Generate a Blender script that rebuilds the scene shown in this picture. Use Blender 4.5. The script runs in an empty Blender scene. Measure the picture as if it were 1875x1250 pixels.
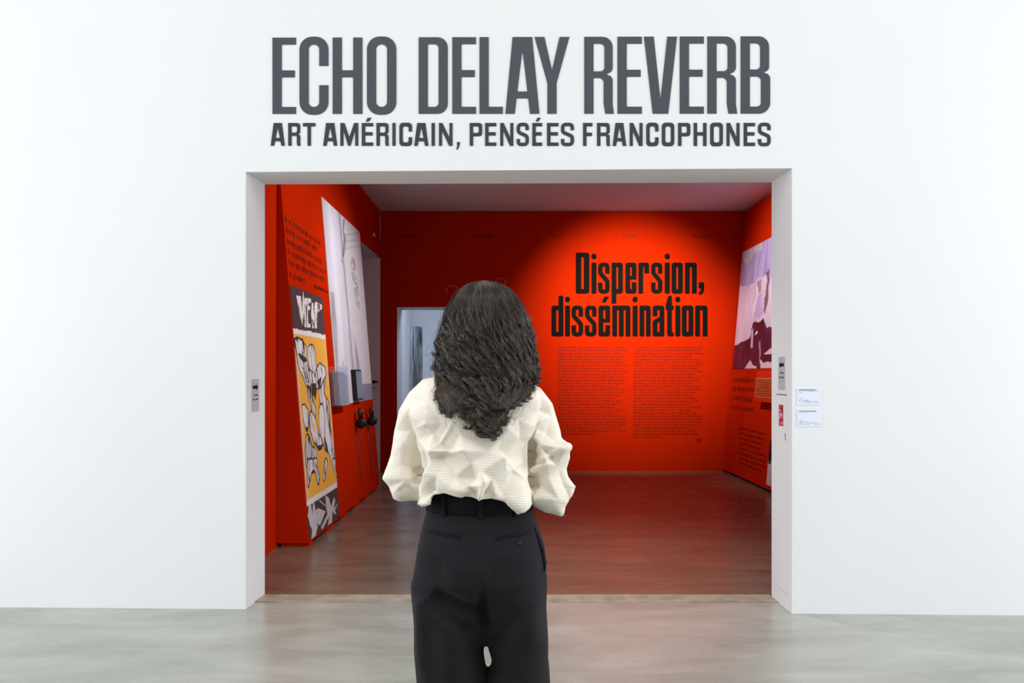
import bpy, bmesh, math, random
import numpy as np
from mathutils import Vector, Matrix, noise
from mathutils.geometry import tessellate_polygon, delaunay_2d_cdt
from mathutils.bvhtree import BVHTree

random.seed(7)
rng = np.random.default_rng(11)
sc = bpy.context.scene
col = sc.collection

# ------------------------------------------------------------------ camera, world, lights, exposure
F = 1500.0                      # focal length in pixels of the 1875 x 1250 frame
EYE = 1.38                      # camera height
VPX, VPY = 937.5, 685.0         # vanishing point of the room's axis
cam_d = bpy.data.cameras.new('camera')
cam = bpy.data.objects.new('camera', cam_d)
col.objects.link(cam)
cam.location = (0, 0, EYE)
cam.rotation_euler = (math.pi / 2, 0, 0)
cam_d.sensor_fit = 'HORIZONTAL'
cam_d.sensor_width = 36.0
cam_d.lens = 36.0 * F / 1875.0
cam_d.shift_x = (VPX - 937.5) / 1875.0 * -1
cam_d.shift_y = (VPY - 625.0) / 1875.0
cam_d.clip_end = 100
sc.camera = cam

sc.view_settings.view_transform = 'Standard'
sc.view_settings.look = 'None'
sc.view_settings.gamma = 1.0
sc.view_settings.use_curve_mapping = False
sc.view_settings.exposure = -0.06

w = bpy.data.worlds.new('world')
sc.world = w
w.use_nodes = True
bg = w.node_tree.nodes['Background']
bg.inputs[0].default_value = (0.95, 0.975, 1.0, 1)
bg.inputs[1].default_value = 0.50


def area(name, loc, target, sx, sy, power, color=(1, 1, 1)):
    l = bpy.data.lights.new(name, 'AREA')
    l.shape = 'RECTANGLE'
    l.size, l.size_y = sx, sy
    l.energy = power
    l.color = color
    o = bpy.data.objects.new(name, l)
    col.objects.link(o)
    o.location = loc
    o.rotation_euler = (Vector(target) - Vector(loc)).to_track_quat('-Z', 'Y').to_euler()
    return o


def spot(name, loc, target, power, angle, blend, color=(1, 1, 1), size=0.04):
    l = bpy.data.lights.new(name, 'SPOT')
    l.energy = power
    l.spot_size = math.radians(angle)
    l.spot_blend = blend
    l.color = color
    l.shadow_soft_size = size
    o = bpy.data.objects.new(name, l)
    col.objects.link(o)
    o.location = loc
    o.rotation_euler = (Vector(target) - Vector(loc)).to_track_quat('-Z', 'Y').to_euler()
    return o


area('hall_skylight_lamp', (0, 0.0, 6.6), (0, 2.3, 0), 6.5, 4, 205, (1.0, 0.975, 0.93))
area('hall_side_fill', (-6.8, 1.6, 2.3), (0, 4.8, 1.0), 4.5, 3.6, 272, (0.90, 0.955, 1.0))  # added fill from the left side, brightens the jambs; not a real window
area('hall_side_fill', (6.8, 1.6, 2.3), (0, 4.8, 1.0), 4.5, 3.6, 282, (0.90, 0.955, 1.0))  # matching added fill from the right side, also for the jambs
spot('heading_spot_lamp', (1.6, 8.7, 3.62), (1.66, 11.69, 2.06), 1100, 63, 1.0, (1, 0.93, 0.85))
spot('mural_spot_lamp', (0.9, 8.6, 3.62), (-1.7, 8.8, 2.0), 235, 66, 0.9, (0.93, 0.95, 1.0))
spot('poster_spot_lamp', (0.7, 7.0, 3.62), (-1.75, 7.2, 2.0), 220, 85, 0.9, (1, 0.97, 0.93))
spot('painting_spot_lamp', (0.9, 9.6, 3.62), (3.25, 10.0, 2.2), 300, 78, 0.9, (0.95, 0.93, 1.0))
spot('floor_fill_spot', (0.5, 5.75, 3.62), (0.3, 5.55, 0.0), 230, 84, 1.0, (1, 0.96, 0.9))  # added fill that brightens the room floor behind the threshold
area('back_room_lamp', (-0.6, 13.6, 3.2), (-1.2, 14.0, 0), 1.6, 1.6, 62, (0.66, 0.77, 1.0))

# ------------------------------------------------------------------ helpers


def srgb(*c):
    if len(c) == 1:
        c = c[0]
    out = []
    for v in c[:3]:
        v = v / 255.0
        out.append(v / 12.92 if v <= 0.04045 else ((v + 0.055) / 1.055) ** 2.4)
    return (*out, 1.0)


def mat(name, color, rough=0.6, spec=0.5, noise_amt=0.0, noise_scale=8.0, bump=0.0, bump_scale=60.0, attr=None, **kw):
    m = bpy.data.materials.new(name)
    m.use_nodes = True
    nt = m.node_tree
    b = nt.nodes['Principled BSDF']
    b.inputs['Base Color'].default_value = color
    b.inputs['Roughness'].default_value = rough
    b.inputs['Specular IOR Level'].default_value = spec
    for k, v in kw.items():
        b.inputs[k.replace('_', ' ')].default_value = v
    tc = nt.nodes.new('ShaderNodeTexCoord')
    src = None
    if attr:
        a = nt.nodes.new('ShaderNodeAttribute')
        a.attribute_name = attr
        src = a.outputs['Color']
        nt.links.new(src, b.inputs['Base Color'])
    if noise_amt:
        n = nt.nodes.new('ShaderNodeTexNoise')
        n.inputs['Scale'].default_value = noise_scale
        n.inputs['Detail'].default_value = 6
        nt.links.new(tc.outputs['Object'], n.inputs['Vector'])
        hs = nt.nodes.new('ShaderNodeHueSaturation')
        mr = nt.nodes.new('ShaderNodeMapRange')
        mr.inputs[1].default_value, mr.inputs[2].default_value = 0.3, 0.7
        mr.inputs[3].default_value, mr.inputs[4].default_value = 1 - noise_amt, 1 + noise_amt
        nt.links.new(n.outputs['Fac'], mr.inputs[0])
        nt.links.new(mr.outputs[0], hs.inputs['Value'])
        if src:
            nt.links.new(src, hs.inputs['Color'])
        else:
            hs.inputs['Color'].default_value = color
        nt.links.new(hs.outputs[0], b.inputs['Base Color'])
    if bump:
        n2 = nt.nodes.new('ShaderNodeTexNoise')
        n2.inputs['Scale'].default_value = bump_scale
        n2.inputs['Detail'].default_value = 4
        nt.links.new(tc.outputs['Object'], n2.inputs['Vector'])
        bp = nt.nodes.new('ShaderNodeBump')
        bp.inputs['Strength'].default_value = bump
        bp.inputs['Distance'].default_value = 0.003
        nt.links.new(n2.outputs['Fac'], bp.inputs['Height'])
        nt.links.new(bp.outputs[0], b.inputs['Normal'])
    return m


M = {}
M['white_paint'] = mat('white_wall_paint', (0.80, 0.812, 0.825, 1), 0.8, 0.15, 0.012, 1.2, 0.06, 180)
M['jamb_paint'] = M['white_paint']
M['red_paint'] = mat('red_wall_paint', (0.52, 0.0195, 0.0015, 1), 0.85, 0.0, 0.03, 1.5, 0.05, 160)
M['ceiling_paint'] = mat('ceiling_paint', (0.66, 0.74, 0.74, 1), 0.85, 0.1, 0.02, 2)
M['title'] = mat('title_vinyl', srgb(70, 75, 83), 0.55, 0.3, 0.03, 3)
M['subtitle'] = mat('subtitle_vinyl', srgb(52, 58, 64), 0.55, 0.3, 0.03, 3)
M['black_vinyl'] = mat('black_vinyl', (.0065, .006, .0045, 1), 0.8, 0.05, 0.05, 3)
M['text_vinyl'] = mat('dark_red_text_vinyl', (0.085, 0.005, 0.002, 1), 0.6, 0.2, 0.05, 3)
M['print'] = mat('printed_panel', (1, 1, 1, 1), 0.5, 0.3, 0.015, 9, attr='Col')
M['card'] = mat('printed_card', (1, 1, 1, 1), 0.6, 0.3, 0.01, 9, attr='Col')
M['black_plastic'] = mat('black_plastic', (0.006, 0.006, 0.007, 1), 0.45, 0.4, 0.05, 20)
M['screen'] = mat('grey_screen_glass', srgb(112, 122, 138), 0.25, 0.5, 0.05, 5)
M['cable'] = mat('grey_cable', srgb(120, 60, 55), 0.5)
M['faded_text'] = mat('faded_text_vinyl', (0.20, 0.008, 0.002, 1), 0.7, 0.1, 0.05, 3)
M['metal'] = mat('grey_metal', (0.4, 0.4, 0.42, 1), 0.35, 0.5, 0.03, 20, Metallic=0.8)
M['leaflet'] = mat('pale_blue_leaflet', srgb(168, 180, 216), 0.6, 0.3, 0.03, 8)
M['tan'] = mat('tan_board', srgb(205, 96, 46), 0.6, 0.3, 0.06, 14)
M['red_box'] = mat('red_box_paint', (0.62, 0.022, 0.004, 1), 0.5, 0.3, 0.03, 6)
M['white_plastic'] = mat('white_plastic', (0.75, 0.75, 0.76, 1), 0.4, 0.4, 0.02, 10)
M['acrylic'] = mat('clear_acrylic', (0.95, 0.95, 1, 1), 0.06, 0.5)
b = M['acrylic'].node_tree.nodes['Principled BSDF']
b.inputs['Transmission Weight'].default_value = 0.9
b.inputs['IOR'].default_value = 1.15
M['skin'] = mat('skin', srgb(214, 160, 132), 0.5, 0.4, 0.04, 30, 0.05, 300, Subsurface_Weight=0.08)
M['eye'] = mat('eye_white', (0.8, 0.78, 0.75, 1), 0.15, 0.5, 0.02, 20)
M['iris'] = mat('dark_iris', (0.03, 0.015, 0.008, 1), 0.1, 0.5, 0.02, 20)
M['lip'] = mat('lip', srgb(176, 96, 88), 0.4, 0.4, 0.03, 30)
M['trousers'] = mat('black_wool', (0.0150, 0.0140, 0.0175, 1), 0.85, 0.15, 0.18, 220, 0.12, 900, Sheen_Weight=0.03, Sheen_Roughness=0.5)
M['waistband'] = mat('black_wool_band', (0.0105, 0.0105, 0.0135, 1), 0.9, 0.12, 0.15, 200, 0.1, 900)
M['trim_thread'] = mat('black_welt', (0.006, 0.006, 0.008, 1), 0.8, 0.2, 0.1, 200)
M['button'] = mat('black_button', (0.007, 0.007, 0.009, 1), 0.5, 0.3, 0.05, 100)
M['shoe'] = mat('black_leather', (0.01, 0.01, 0.011, 1), 0.35, 0.5, 0.05, 60)
M['sole'] = mat('black_rubber', (0.015, 0.015, 0.015, 1), 0.8, 0.3, 0.05, 60)


def floor_mat(name, c1, c2, rough, bump=0.08, spec=0.75):
    m = bpy.data.materials.new(name)
    m.use_nodes = True
    nt = m.node_tree
    N, L = nt.nodes, nt.links
    b = N['Principled BSDF']
    tc = N.new('ShaderNodeTexCoord')
    mp = N.new('ShaderNodeMapping')
    mp.inputs['Scale'].default_value = (0.55, 1.6, 1)
    L.new(tc.outputs['Object'], mp.inputs[0])
    n1 = N.new('ShaderNodeTexNoise')
    n1.inputs['Scale'].default_value = 2.2
    n1.inputs['Detail'].default_value = 9
    n1.inputs['Roughness'].default_value = 0.62
    n1.inputs['Distortion'].default_value = 0.5
    L.new(mp.outputs[0], n1.inputs['Vector'])
    r1 = N.new('ShaderNodeValToRGB')
    r1.color_ramp.elements[0].position = 0.30
    r1.color_ramp.elements[0].color = c1
    r1.color_ramp.elements[1].position = 0.70
    r1.color_ramp.elements[1].color = c2
    L.new(n1.outputs['Fac'], r1.inputs[0])
    # pale paint specks and scuffs
    v = N.new('ShaderNodeTexVoronoi')
    v.inputs['Scale'].default_value = 9
    v.inputs['Randomness'].default_value = 1
    L.new(tc.outputs['Object'], v.inputs['Vector'])
    lt = N.new('ShaderNodeMath')
    lt.operation = 'LESS_THAN'
    lt.inputs[1].default_value = 0.045
    L.new(v.outputs['Distance'], lt.inputs[0])
    n3 = N.new('ShaderNodeTexNoise')
    n3.inputs['Scale'].default_value = 1.1
    L.new(tc.outputs['Object'], n3.inputs['Vector'])
    gt = N.new('ShaderNodeMath')
    gt.operation = 'GREATER_THAN'
    gt.inputs[1].default_value = 0.56
    L.new(n3.outputs['Fac'], gt.inputs[0])
    mu = N.new('ShaderNodeMath')
    mu.operation = 'MULTIPLY'
    L.new(lt.outputs[0], mu.inputs[0])
    L.new(gt.outputs[0], mu.inputs[1])
    mu2 = N.new('ShaderNodeMath')
    mu2.operation = 'MULTIPLY'
    mu2.inputs[1].default_value = 0.6
    L.new(mu.outputs[0], mu2.inputs[0])
    mx = N.new('ShaderNodeMix')
    mx.data_type = 'RGBA'
    L.new(mu2.outputs[0], mx.inputs['Factor'])
    L.new(r1.outputs[0], mx.inputs['A'])
    mx.inputs['B'].default_value = (0.62, 0.6, 0.55, 1)
    L.new(mx.outputs['Result'], b.inputs['Base Color'])
    # roughness
    n2 = N.new('ShaderNodeTexNoise')
    n2.inputs['Scale'].default_value = 3.5
    n2.inputs['Detail'].default_value = 7
    L.new(mp.outputs[0], n2.inputs['Vector'])
    mr = N.new('ShaderNodeMapRange')
    mr.inputs[1].default_value, mr.inputs[2].default_value = 0.3, 0.7
    mr.inputs[3].default_value, mr.inputs[4].default_value = rough - 0.06, rough + 0.08
    L.new(n2.outputs['Fac'], mr.inputs[0])
    L.new(mr.outputs[0], b.inputs['Roughness'])
    bp = N.new('ShaderNodeBump')
    bp.inputs['Strength'].default_value = bump
    bp.inputs['Distance'].default_value = 0.004
    L.new(n1.outputs['Fac'], bp.inputs['Height'])
    L.new(bp.outputs[0], b.inputs['Normal'])
    b.inputs['Specular IOR Level'].default_value = spec
    return m


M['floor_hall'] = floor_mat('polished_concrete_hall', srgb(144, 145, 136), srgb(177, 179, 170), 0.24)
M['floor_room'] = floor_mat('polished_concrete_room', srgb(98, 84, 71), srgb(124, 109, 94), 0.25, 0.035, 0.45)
M['threshold'] = mat('pale_threshold', srgb(160, 151, 136), 0.45, 0.4, 0.28, 9)
M['gap'] = mat('dark_joint', srgb(52, 44, 40), 0.8)


def link(name, me, m, parent=None, **props):
    o = bpy.data.objects.new(name, me)
    col.objects.link(o)
    if m is not None:
        for mm in (m if isinstance(m, (list, tuple)) else [m]):
            me.materials.append(mm)
    if parent is not None:
        o.parent = parent
    for k, v in props.items():
        o[k] = v
    return o


def mesh(name, verts, faces, smooth=False, mats=None):
    me = bpy.data.meshes.new(name)
    me.from_pydata([tuple(v) for v in verts], [], [tuple(f) for f in faces])
    if mats is not None:
        me.polygons.foreach_set('material_index', list(mats))
    if smooth:
        me.polygons.foreach_set('use_smooth', [True] * len(me.polygons))
    me.update()
    return me


def empty(name, loc, label, cat, group=None):
    o = bpy.data.objects.new(name, None)
    o.empty_display_size = 0.1
    col.objects.link(o)
    o.location = loc
    o['label'], o['category'] = label, cat
    if group:
        o['group'] = group
    return o


def child(name, me, m, parent, **props):
    """world-space mesh linked under a thing that only has a location"""
    o = link(name, me, m, parent, **props)
    root = parent
    off = Vector((0, 0, 0))
    while root is not None:
        off += root.location
        root = root.parent
    me.transform(Matrix.Translation(-off))
    return o


class MB:
    def __init__(self):
        self.v, self.f, self.m = [], [], []

    def add(self, vs, fs, mi=0):
        n = len(self.v)
        self.v += [tuple(x) for x in vs]
        self.f += [tuple(i + n for i in f) for f in fs]
        self.m += [mi] * len(fs)
        return self

    def box(self, a, b, mi=0):
        x0, y0, z0 = a
        x1, y1, z1 = b
        vs = [(x0, y0, z0), (x1, y0, z0), (x1, y1, z0), (x0, y1, z0), (x0, y0, z1), (x1, y0, z1), (x1, y1, z1), (x0, y1, z1)]
        return self.add(vs, [(3, 2, 1, 0), (4, 5, 6, 7), (0, 1, 5, 4), (1, 2, 6, 5), (2, 3, 7, 6), (3, 0, 4, 7)], mi)

    def tube(self, pts, r, n=8, mi=0):
        pts = [Vector(p) for p in pts]
        rs = r if isinstance(r, (list, tuple)) else [r] * len(pts)
        vs, fs = [], []
        for i, p in enumerate(pts):
            t = (pts[min(i + 1, len(pts) - 1)] - pts[max(i - 1, 0)]).normalized()
            a = t.orthogonal().normalized() if i == 0 else (a - t * a.dot(t)).normalized()
            c = t.cross(a)
            for k in range(n):
                g = 2 * math.pi * k / n
                vs.append(p + (a * math.cos(g) + c * math.sin(g)) * rs[i])
        for i in range(len(pts) - 1):
            for k in range(n):
                fs.append((i * n + k, i * n + (k + 1) % n, (i + 1) * n + (k + 1) % n, (i + 1) * n + k))
        fs.append(tuple(range(n))[::-1])
        fs.append(tuple((len(pts) - 1) * n + k for k in range(n)))
        return self.add(vs, fs, mi)

    def loft(self, secs, n=32, mi=0):
        """secs: (cx, cy, z, rx, ry[, exponent]) horizontal superellipse sections, capped"""
        vs, fs = [], []
        for s in secs:
            e = 2.0 / (s[5] if len(s) > 5 else 2.0)
            for k in range(n):
                g = 2 * math.pi * k / n
                c, sn = math.cos(g), math.sin(g)
                vs.append((s[0] + s[3] * math.copysign(abs(c) ** e, c), s[1] + s[4] * math.copysign(abs(sn) ** e, sn), s[2]))
        for i in range(len(secs) - 1):
            for k in range(n):
                fs.append((i * n + k, i * n + (k + 1) % n, (i + 1) * n + (k + 1) % n, (i + 1) * n + k))
        fs.append(tuple(range(n))[::-1])
        fs.append(tuple((len(secs) - 1) * n + k for k in range(n)))
        return self.add(vs, fs, mi)

    def ball(self, c, r, n=14, mi=0):
        rx, ry, rz = r if isinstance(r, (list, tuple)) else (r, r, r)
        vs, fs = [(c[0], c[1], c[2] - rz)], []
        m_ = n // 2
        for i in range(1, m_):
            ph = -math.pi / 2 + math.pi * i / m_
            for k in range(n):
                g = 2 * math.pi * k / n
                vs.append((c[0] + rx * math.cos(ph) * math.cos(g), c[1] + ry * math.cos(ph) * math.sin(g), c[2] + rz * math.sin(ph)))
        vs.append((c[0], c[1], c[2] + rz))
        for k in range(n):
            fs.append((0, 1 + (k + 1) % n, 1 + k))
        for i in range(m_ - 2):
            for k in range(n):
                a = 1 + i * n + k
                b_ = 1 + i * n + (k + 1) % n
                fs.append((a, b_, b_ + n, a + n))
        t = len(vs) - 1
        for k in range(n):
            fs.append((t, 1 + (m_ - 2) * n + k, 1 + (m_ - 2) * n + (k + 1) % n))
        return self.add(vs, fs, mi)

    def mesh(self, name, smooth=False):
        return mesh(name, self.v, self.f, smooth, self.m)


def finish(me, voxel=None, smooth=0, factor=0.5, bevel=0.0):
    """run a temporary object through remesh / smooth / bevel and hand back the mesh"""
    o = bpy.data.objects.new('temporary', me)
    col.objects.link(o)
    if bevel:
        b_ = o.modifiers.new('b', 'BEVEL')
        b_.width = bevel
        b_.segments = 2
    if voxel:
        r = o.modifiers.new('r', 'REMESH')
        r.mode = 'VOXEL'
        r.voxel_size = voxel
        r.use_smooth_shade = True
    if smooth:
        s = o.modifiers.new('s', 'SMOOTH')
        s.factor = factor
        s.iterations = smooth
    dg = bpy.context.evaluated_depsgraph_get()
    out = bpy.data.meshes.new_from_object(o.evaluated_get(dg))
    bpy.data.objects.remove(o)
    return out


def coords(me):
    a = np.empty(len(me.vertices) * 3, np.float32)
    me.vertices.foreach_get('co', a)
    return a.reshape(-1, 3).astype(np.float64)


def normals(me):
    a = np.empty(len(me.vertices) * 3, np.float32)
    me.vertices.foreach_get('normal', a)
    return a.reshape(-1, 3).astype(np.float64)


def set_coords(me, a):
    me.vertices.foreach_set('co', a.astype(np.float32).ravel())
    me.update()


# ------------------------------------------------------------------ lettering outlines
def fil(pts, closed=True, n=5):
    out = []
    N = len(pts)
    for i, p in enumerate(pts):
        v = Vector(p[:2])
        r = p[2] if len(p) > 2 else 0
        if r <= 0 or (not closed and i in (0, N - 1)):
            out.append((v.x, v.y))
            continue
        a, b_ = Vector(pts[i - 1][:2]), Vector(pts[(i + 1) % N][:2])
        da, db = a - v, b_ - v
        la, lb = da.length, db.length
        da.normalize()
        db.normalize()
        ang = da.angle(db)
        t = min(r / max(math.tan(ang / 2), 1e-3), la * 0.499, lb * 0.499)
        p0, p3 = v + da * t, v + db * t
        for k in range(n + 1):
            s = k / n
            c1, c2 = p0 + (v - p0) * 0.56, p3 + (v - p3) * 0.56
            q = p0 * (1 - s) ** 3 + c1 * 3 * s * (1 - s) ** 2 + c2 * 3 * s * s * (1 - s) + p3 * s ** 3
            out.append((q.x, q.y))
    return out


def stroke(path, wv, wh):
    """outline of a stroked open path; wv = thickness of upright runs, wh = of level runs"""
    L_, R_ = [], []
    P = [Vector(p) for p in path]
    for i, p in enumerate(P):
        t = (P[min(i + 1, len(P) - 1)] - P[max(i - 1, 0)]).normalized()
        nrm = Vector((-t.y, t.x))
        wd = (abs(nrm.x) * wv + abs(nrm.y) * wh) / max(abs(nrm.x) + abs(nrm.y), 1e-6) * 0.5
        L_.append(tuple(p + nrm * wd))
        R_.append(tuple(p - nrm * wd))
    return L_ + R_[::-1]


def glyph(ch, w, s, t):
    """capital letter of height 1 -> list of contours groups [(outer, [holes])]"""
    R = min(w * 0.46, 0.17)
    r = max(min(w / 2 - s, 0.10), 0.01) * 0.95
    m = 0.525
    q = 0.012
    if ch == 'E' or ch == 'É':
        g = [(fil([(0, 0), (w, 0), (w, t), (s, t, q), (s, m - t / 2, q), (w * .95, m - t / 2), (w * .95, m + t / 2), (s, m + t / 2, q), (s, 1 - t, q), (w, 1 - t), (w, 1), (0, 1)]), [])]
        if ch == 'É':
            g.append(([(w * .35, 1.07), (w * .62, 1.07), (w * .85, 1.23), (w * .52, 1.23)], []))
        return g
    if ch == 'F':
        return [(fil([(0, 0), (s, 0), (s, m - t / 2 - .02, q), (w * .95, m - t / 2 - .02), (w * .95, m + t / 2 - .02), (s, m + t / 2 - .02, q), (s, 1 - t, q), (w, 1 - t), (w, 1), (0, 1)]), [])]
    if ch == 'L':
        return [(fil([(0, 0), (w, 0), (w, t), (s, t, q), (s, 1), (0, 1)]), [])]
    if ch == 'I':
        return [([(0, 0), (w, 0), (w, 1), (0, 1)], [])]
    if ch == 'T':
        c = w / 2
        return [([(c - s / 2, 0), (c + s / 2, 0), (c + s / 2, 1 - t), (w, 1 - t), (w, 1), (0, 1), (0, 1 - t), (c - s / 2, 1 - t)], [])]
    if ch == 'H':
        return [(fil([(0, 0), (s, 0), (s, m - t / 2, q), (w - s, m - t / 2, q), (w - s, 0), (w, 0), (w, 1), (w - s, 1), (w - s, m + t / 2, q), (s, m + t / 2, q), (s, 1), (0, 1)]), [])]
    if ch == 'O':
        return [(fil([(0, -.012, R), (w, -.012, R), (w, 1.012, R), (0, 1.012, R)], n=9), [fil([(s, t, r), (w - s, t, r), (w - s, 1 - t, r), (s, 1 - t, r)], n=8)])]
    if ch == 'C':
        return [(fil([(w, .63), (w, 1.012, R), (0, 1.012, R), (0, -.012, R), (w, -.012, R), (w, .375), (w - s, .375), (w - s, t, r), (s, t, r), (s, 1 - t, r), (w - s, 1 - t, r), (w - s, .63)], n=8), [])]
    if ch == 'D':
        return [(fil([(0, 0), (w, 0, R * .8), (w, 1, R * .8), (0, 1)], n=8), [fil([(s, t, q), (w - s, t, r * .8), (w - s, 1 - t, r * .8), (s, 1 - t, q)], n=6)])]
    if ch == 'P':
        y = .42
        return [(fil([(0, 0), (s, 0), (s, y, q), (w, y, R * .8), (w, 1, R * .8), (0, 1)], n=7), [fil([(s, y + t), (w - s, y + t, r * .8), (w - s, 1 - t, r * .8), (s, 1 - t)], n=6)])]
    if ch == 'R':
        return [(fil([(0, 0), (s, 0), (s, m - t / 2 - .015, q), (w - s - .01, m - t / 2 - .015, .06), (w - s - .01, .13), (w - s + .012, 0), (w + .004, 0), (w - .012, .12), (w - .012, m - .04, .1), (w * .70, m - .012, .015), (w - .012, m + .02, .1), (w - .012, 1, R * .8), (0, 1)], n=7),
                 [fil([(s, m + t / 2 - .02), (w - s, m + t / 2 - .02, r * .8), (w - s, 1 - t, r * .8), (s, 1 - t)], n=6)])]
    if ch == 'B':
        return [(fil([(0, 0), (w, 0, R * .85), (w, m - .02, .1), (w * .73, m + .008, .015), (w - .014, m + .035, .1), (w - .014, 1, R * .8), (0, 1)], n=7),
                 [fil([(s, t), (w - s, t, r * .8), (w - s, m - t / 2, r * .8), (s, m - t / 2)], n=6), fil([(s, m + t / 2), (w - s - .01, m + t / 2, r * .8), (w - s - .01, 1 - t, r * .8), (s, 1 - t)], n=6)])]
    if ch == 'A':
        c = w / 2
        a = w * .29
        ys = .225
        e = s * 1.02
        # inner slopes
        def xl(y): return e + (c - e - 0.004) * (y / .80)
        return [([(0, 0), (e, 0), (xl(.20) - .0, .20), (w - xl(.20), .20), (w - e, 0), (w, 0), (c + a, 1), (c - a, 1)], [[(xl(.20 + t) + .0, .20 + t), (w - xl(.20 + t), .20 + t), (c + .004, .80), (c - .004, .80)]])]
    if ch == 'V':
        c = w / 2
        a = w * .235
        return [([(0, 1), (s * 1.06, 1), (c, .18), (w - s * 1.06, 1), (w, 1), (c + a, 0), (c - a, 0)], [])]
    if ch == 'Y':
        c = w / 2
        return [([(0, 1), (s * 1.07, 1), (c, .57), (w - s * 1.07, 1), (w, 1), (c + s / 2, .40), (c + s / 2, 0), (c - s / 2, 0), (c - s / 2, .40)], [])]
    if ch == 'N':
        return [([(0, 0), (s * .9, 0), (s * .9, .66), (w - s, 0), (w, 0), (w, 1), (w - s * .9, 1), (w - s * .9, .36), (s, 1), (0, 1)], [])]
    if ch == 'M':
        c = w / 2
        return [([(0, 0), (s * .9, 0), (s * .9, .68), (c - s * .35, 0), (c + s * .35, 0), (w - s * .9, .68), (w - s * .9, 0), (w, 0), (w, 1), (w - s * 1.2, 1), (c, .38), (s * 1.2, 1), (0, 1)], [])]
    if ch == 'S':
        p = fil([(w - s / 2, .69), (w - s / 2, 1 - t / 2 + .01, R * .8), (s / 2, 1 - t / 2 + .01, R * .8), (s / 2, .60, .13), (w - s / 2, .42, .13), (w - s / 2, t / 2 - .01, R * .8), (s / 2, t / 2 - .01, R * .8), (s / 2, .30)], False, 7)
        return [(stroke(p, s, t), [])]
    if ch == ',':
        return [([(0.02, .165), (w, .165), (w * .85, 0), (w * .35, -.16), (0, -.16), (.03, 0)], [])]
    return []


def heading_glyph(ch, w):
    """rounded, narrow lower-case letters; x-height 1"""
    s, t, R, q = .156, .150, .085, .022
    if ch == 'D':
        s = .178
        return [(fil([(0, 0, .05), (w, 0, R), (w, 1.32, R), (0, 1.32, .05)]), [fil([(s, t, q), (w - s, t, q), (w - s, 1.32 - t, q), (s, 1.32 - t, q)])])]
    if ch == 'i':
        return [(fil([(0, 0, .04), (w, 0, .04), (w, 1, .04), (0, 1, .04)]), []), (fil([(0, 1.10, .08), (w, 1.10, .08), (w, 1.29, .08), (0, 1.29, .08)]), [])]
    if ch == 's':
        s, t = .146, .138
        p = fil([(w - s / 2, .64), (w - s / 2, 1 - t / 2, .07), (s / 2, 1 - t / 2, .07), (s / 2, .66, .09), (w - s / 2, .40, .09), (w - s / 2, t / 2, .07), (s / 2, t / 2, .07), (s / 2, .36)], False, 5)
        return [(stroke(p, s, t), [])]
    if ch == 'p':
        return [(fil([(0, -.32, .03), (s, -.32, .03), (s, 0), (w, 0, R), (w, 1, R), (0, 1, .04)]), [fil([(s, t, q), (w - s, t, q), (w - s, 1 - t, q), (s, 1 - t, q)])])]
    if ch == 'd':
        return [(fil([(0, 0, R), (w, 0, .04), (w, 1.32, .05), (w - s, 1.32, .05), (w - s, 1), (0, 1, R)]), [fil([(s, t, q), (w - s, t, q), (w - s, 1 - t, q), (s, 1 - t, q)])])]
    if ch in 'eé':
        g = [(fil([(w, .37, .02), (w - s, .37, .02), (w - s, t, q), (s, t, q), (s, .45), (w, .45, .03), (w, 1, R), (0, 1, R), (0, 0, R), (w, 0, R)]), [fil([(s, .57, .02), (w - s, .57, .02), (w - s, 1 - t, q), (s, 1 - t, q)])])]
        if ch == 'é':
            g.append((fil([(.10, 1.09, .02), (.22, 1.09, .02), (.35, 1.29, .02), (.19, 1.29, .02)]), []))
        return g
    if ch == 'r':
        return [(fil([(0, 0, .03), (s, 0, .03), (s, 1 - t, q), (w - s, 1 - t, q), (w - s, .65, .02), (w, .65, .02), (w, 1, R), (0, 1, .04)]), [])]
    if ch == 'o':
        return [(fil([(0, 0, R), (w, 0, R), (w, 1, R), (0, 1, R)]), [fil([(s, t, q), (w - s, t, q), (w - s, 1 - t, q), (s, 1 - t, q)])])]
    if ch == 'n':
        return [(fil([(0, 0, .03), (s, 0, .03), (s, 1 - t, q), (w - s, 1 - t, q), (w - s, 0, .03), (w, 0, .03), (w, 1, R), (0, 1, .04)]), [])]
    if ch == 'm':
        c = w / 2
        return [(fil([(0, 0, .03), (s, 0, .03), (s, 1 - t, q), (c - s / 2, 1 - t, q), (c - s / 2, 0, .03), (c + s / 2, 0, .03), (c + s / 2, 1 - t, q), (w - s, 1 - t, q), (w - s, 0, .03), (w, 0, .03), (w, 1, R), (0, 1, .04)]), [])]
    if ch == 'a':
        return [(fil([(0, .65, .02), (s, .65, .02), (s, 1 - t, q), (w - s, 1 - t, q), (w - s, .64, .02), (0, .50, .06), (0, 0, R), (w, 0, .04), (w, 1, R), (0, 1, R)]), [fil([(s, t, q), (w - s, t, q), (w - s, .50, .02), (s, .41, .02)])])]
    if ch == 't':
        x = .05
        return [(fil([(0, .86), (x, .86), (x, 0, R), (w, 0, .03), (w, t * .8, .02), (x + s, t * .9, .03), (x + s, .86), (w * .98, .86, .02), (w * .98, 1, .02), (x + s, 1), (x + s, 1.34, .06), (x + .03, 1.30, .03), (0, 1, .03)]), [])]
    if ch == ',':
        return [(fil([(0, .37, .05), (w, .37, .05), (w, .09, .03), (.10, -.03, .02), (.01, -.03, .01), (.01, .06, .01), (.07, .10), (.07, .17), (0, .17, .03)]), [])]
    return []


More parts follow.
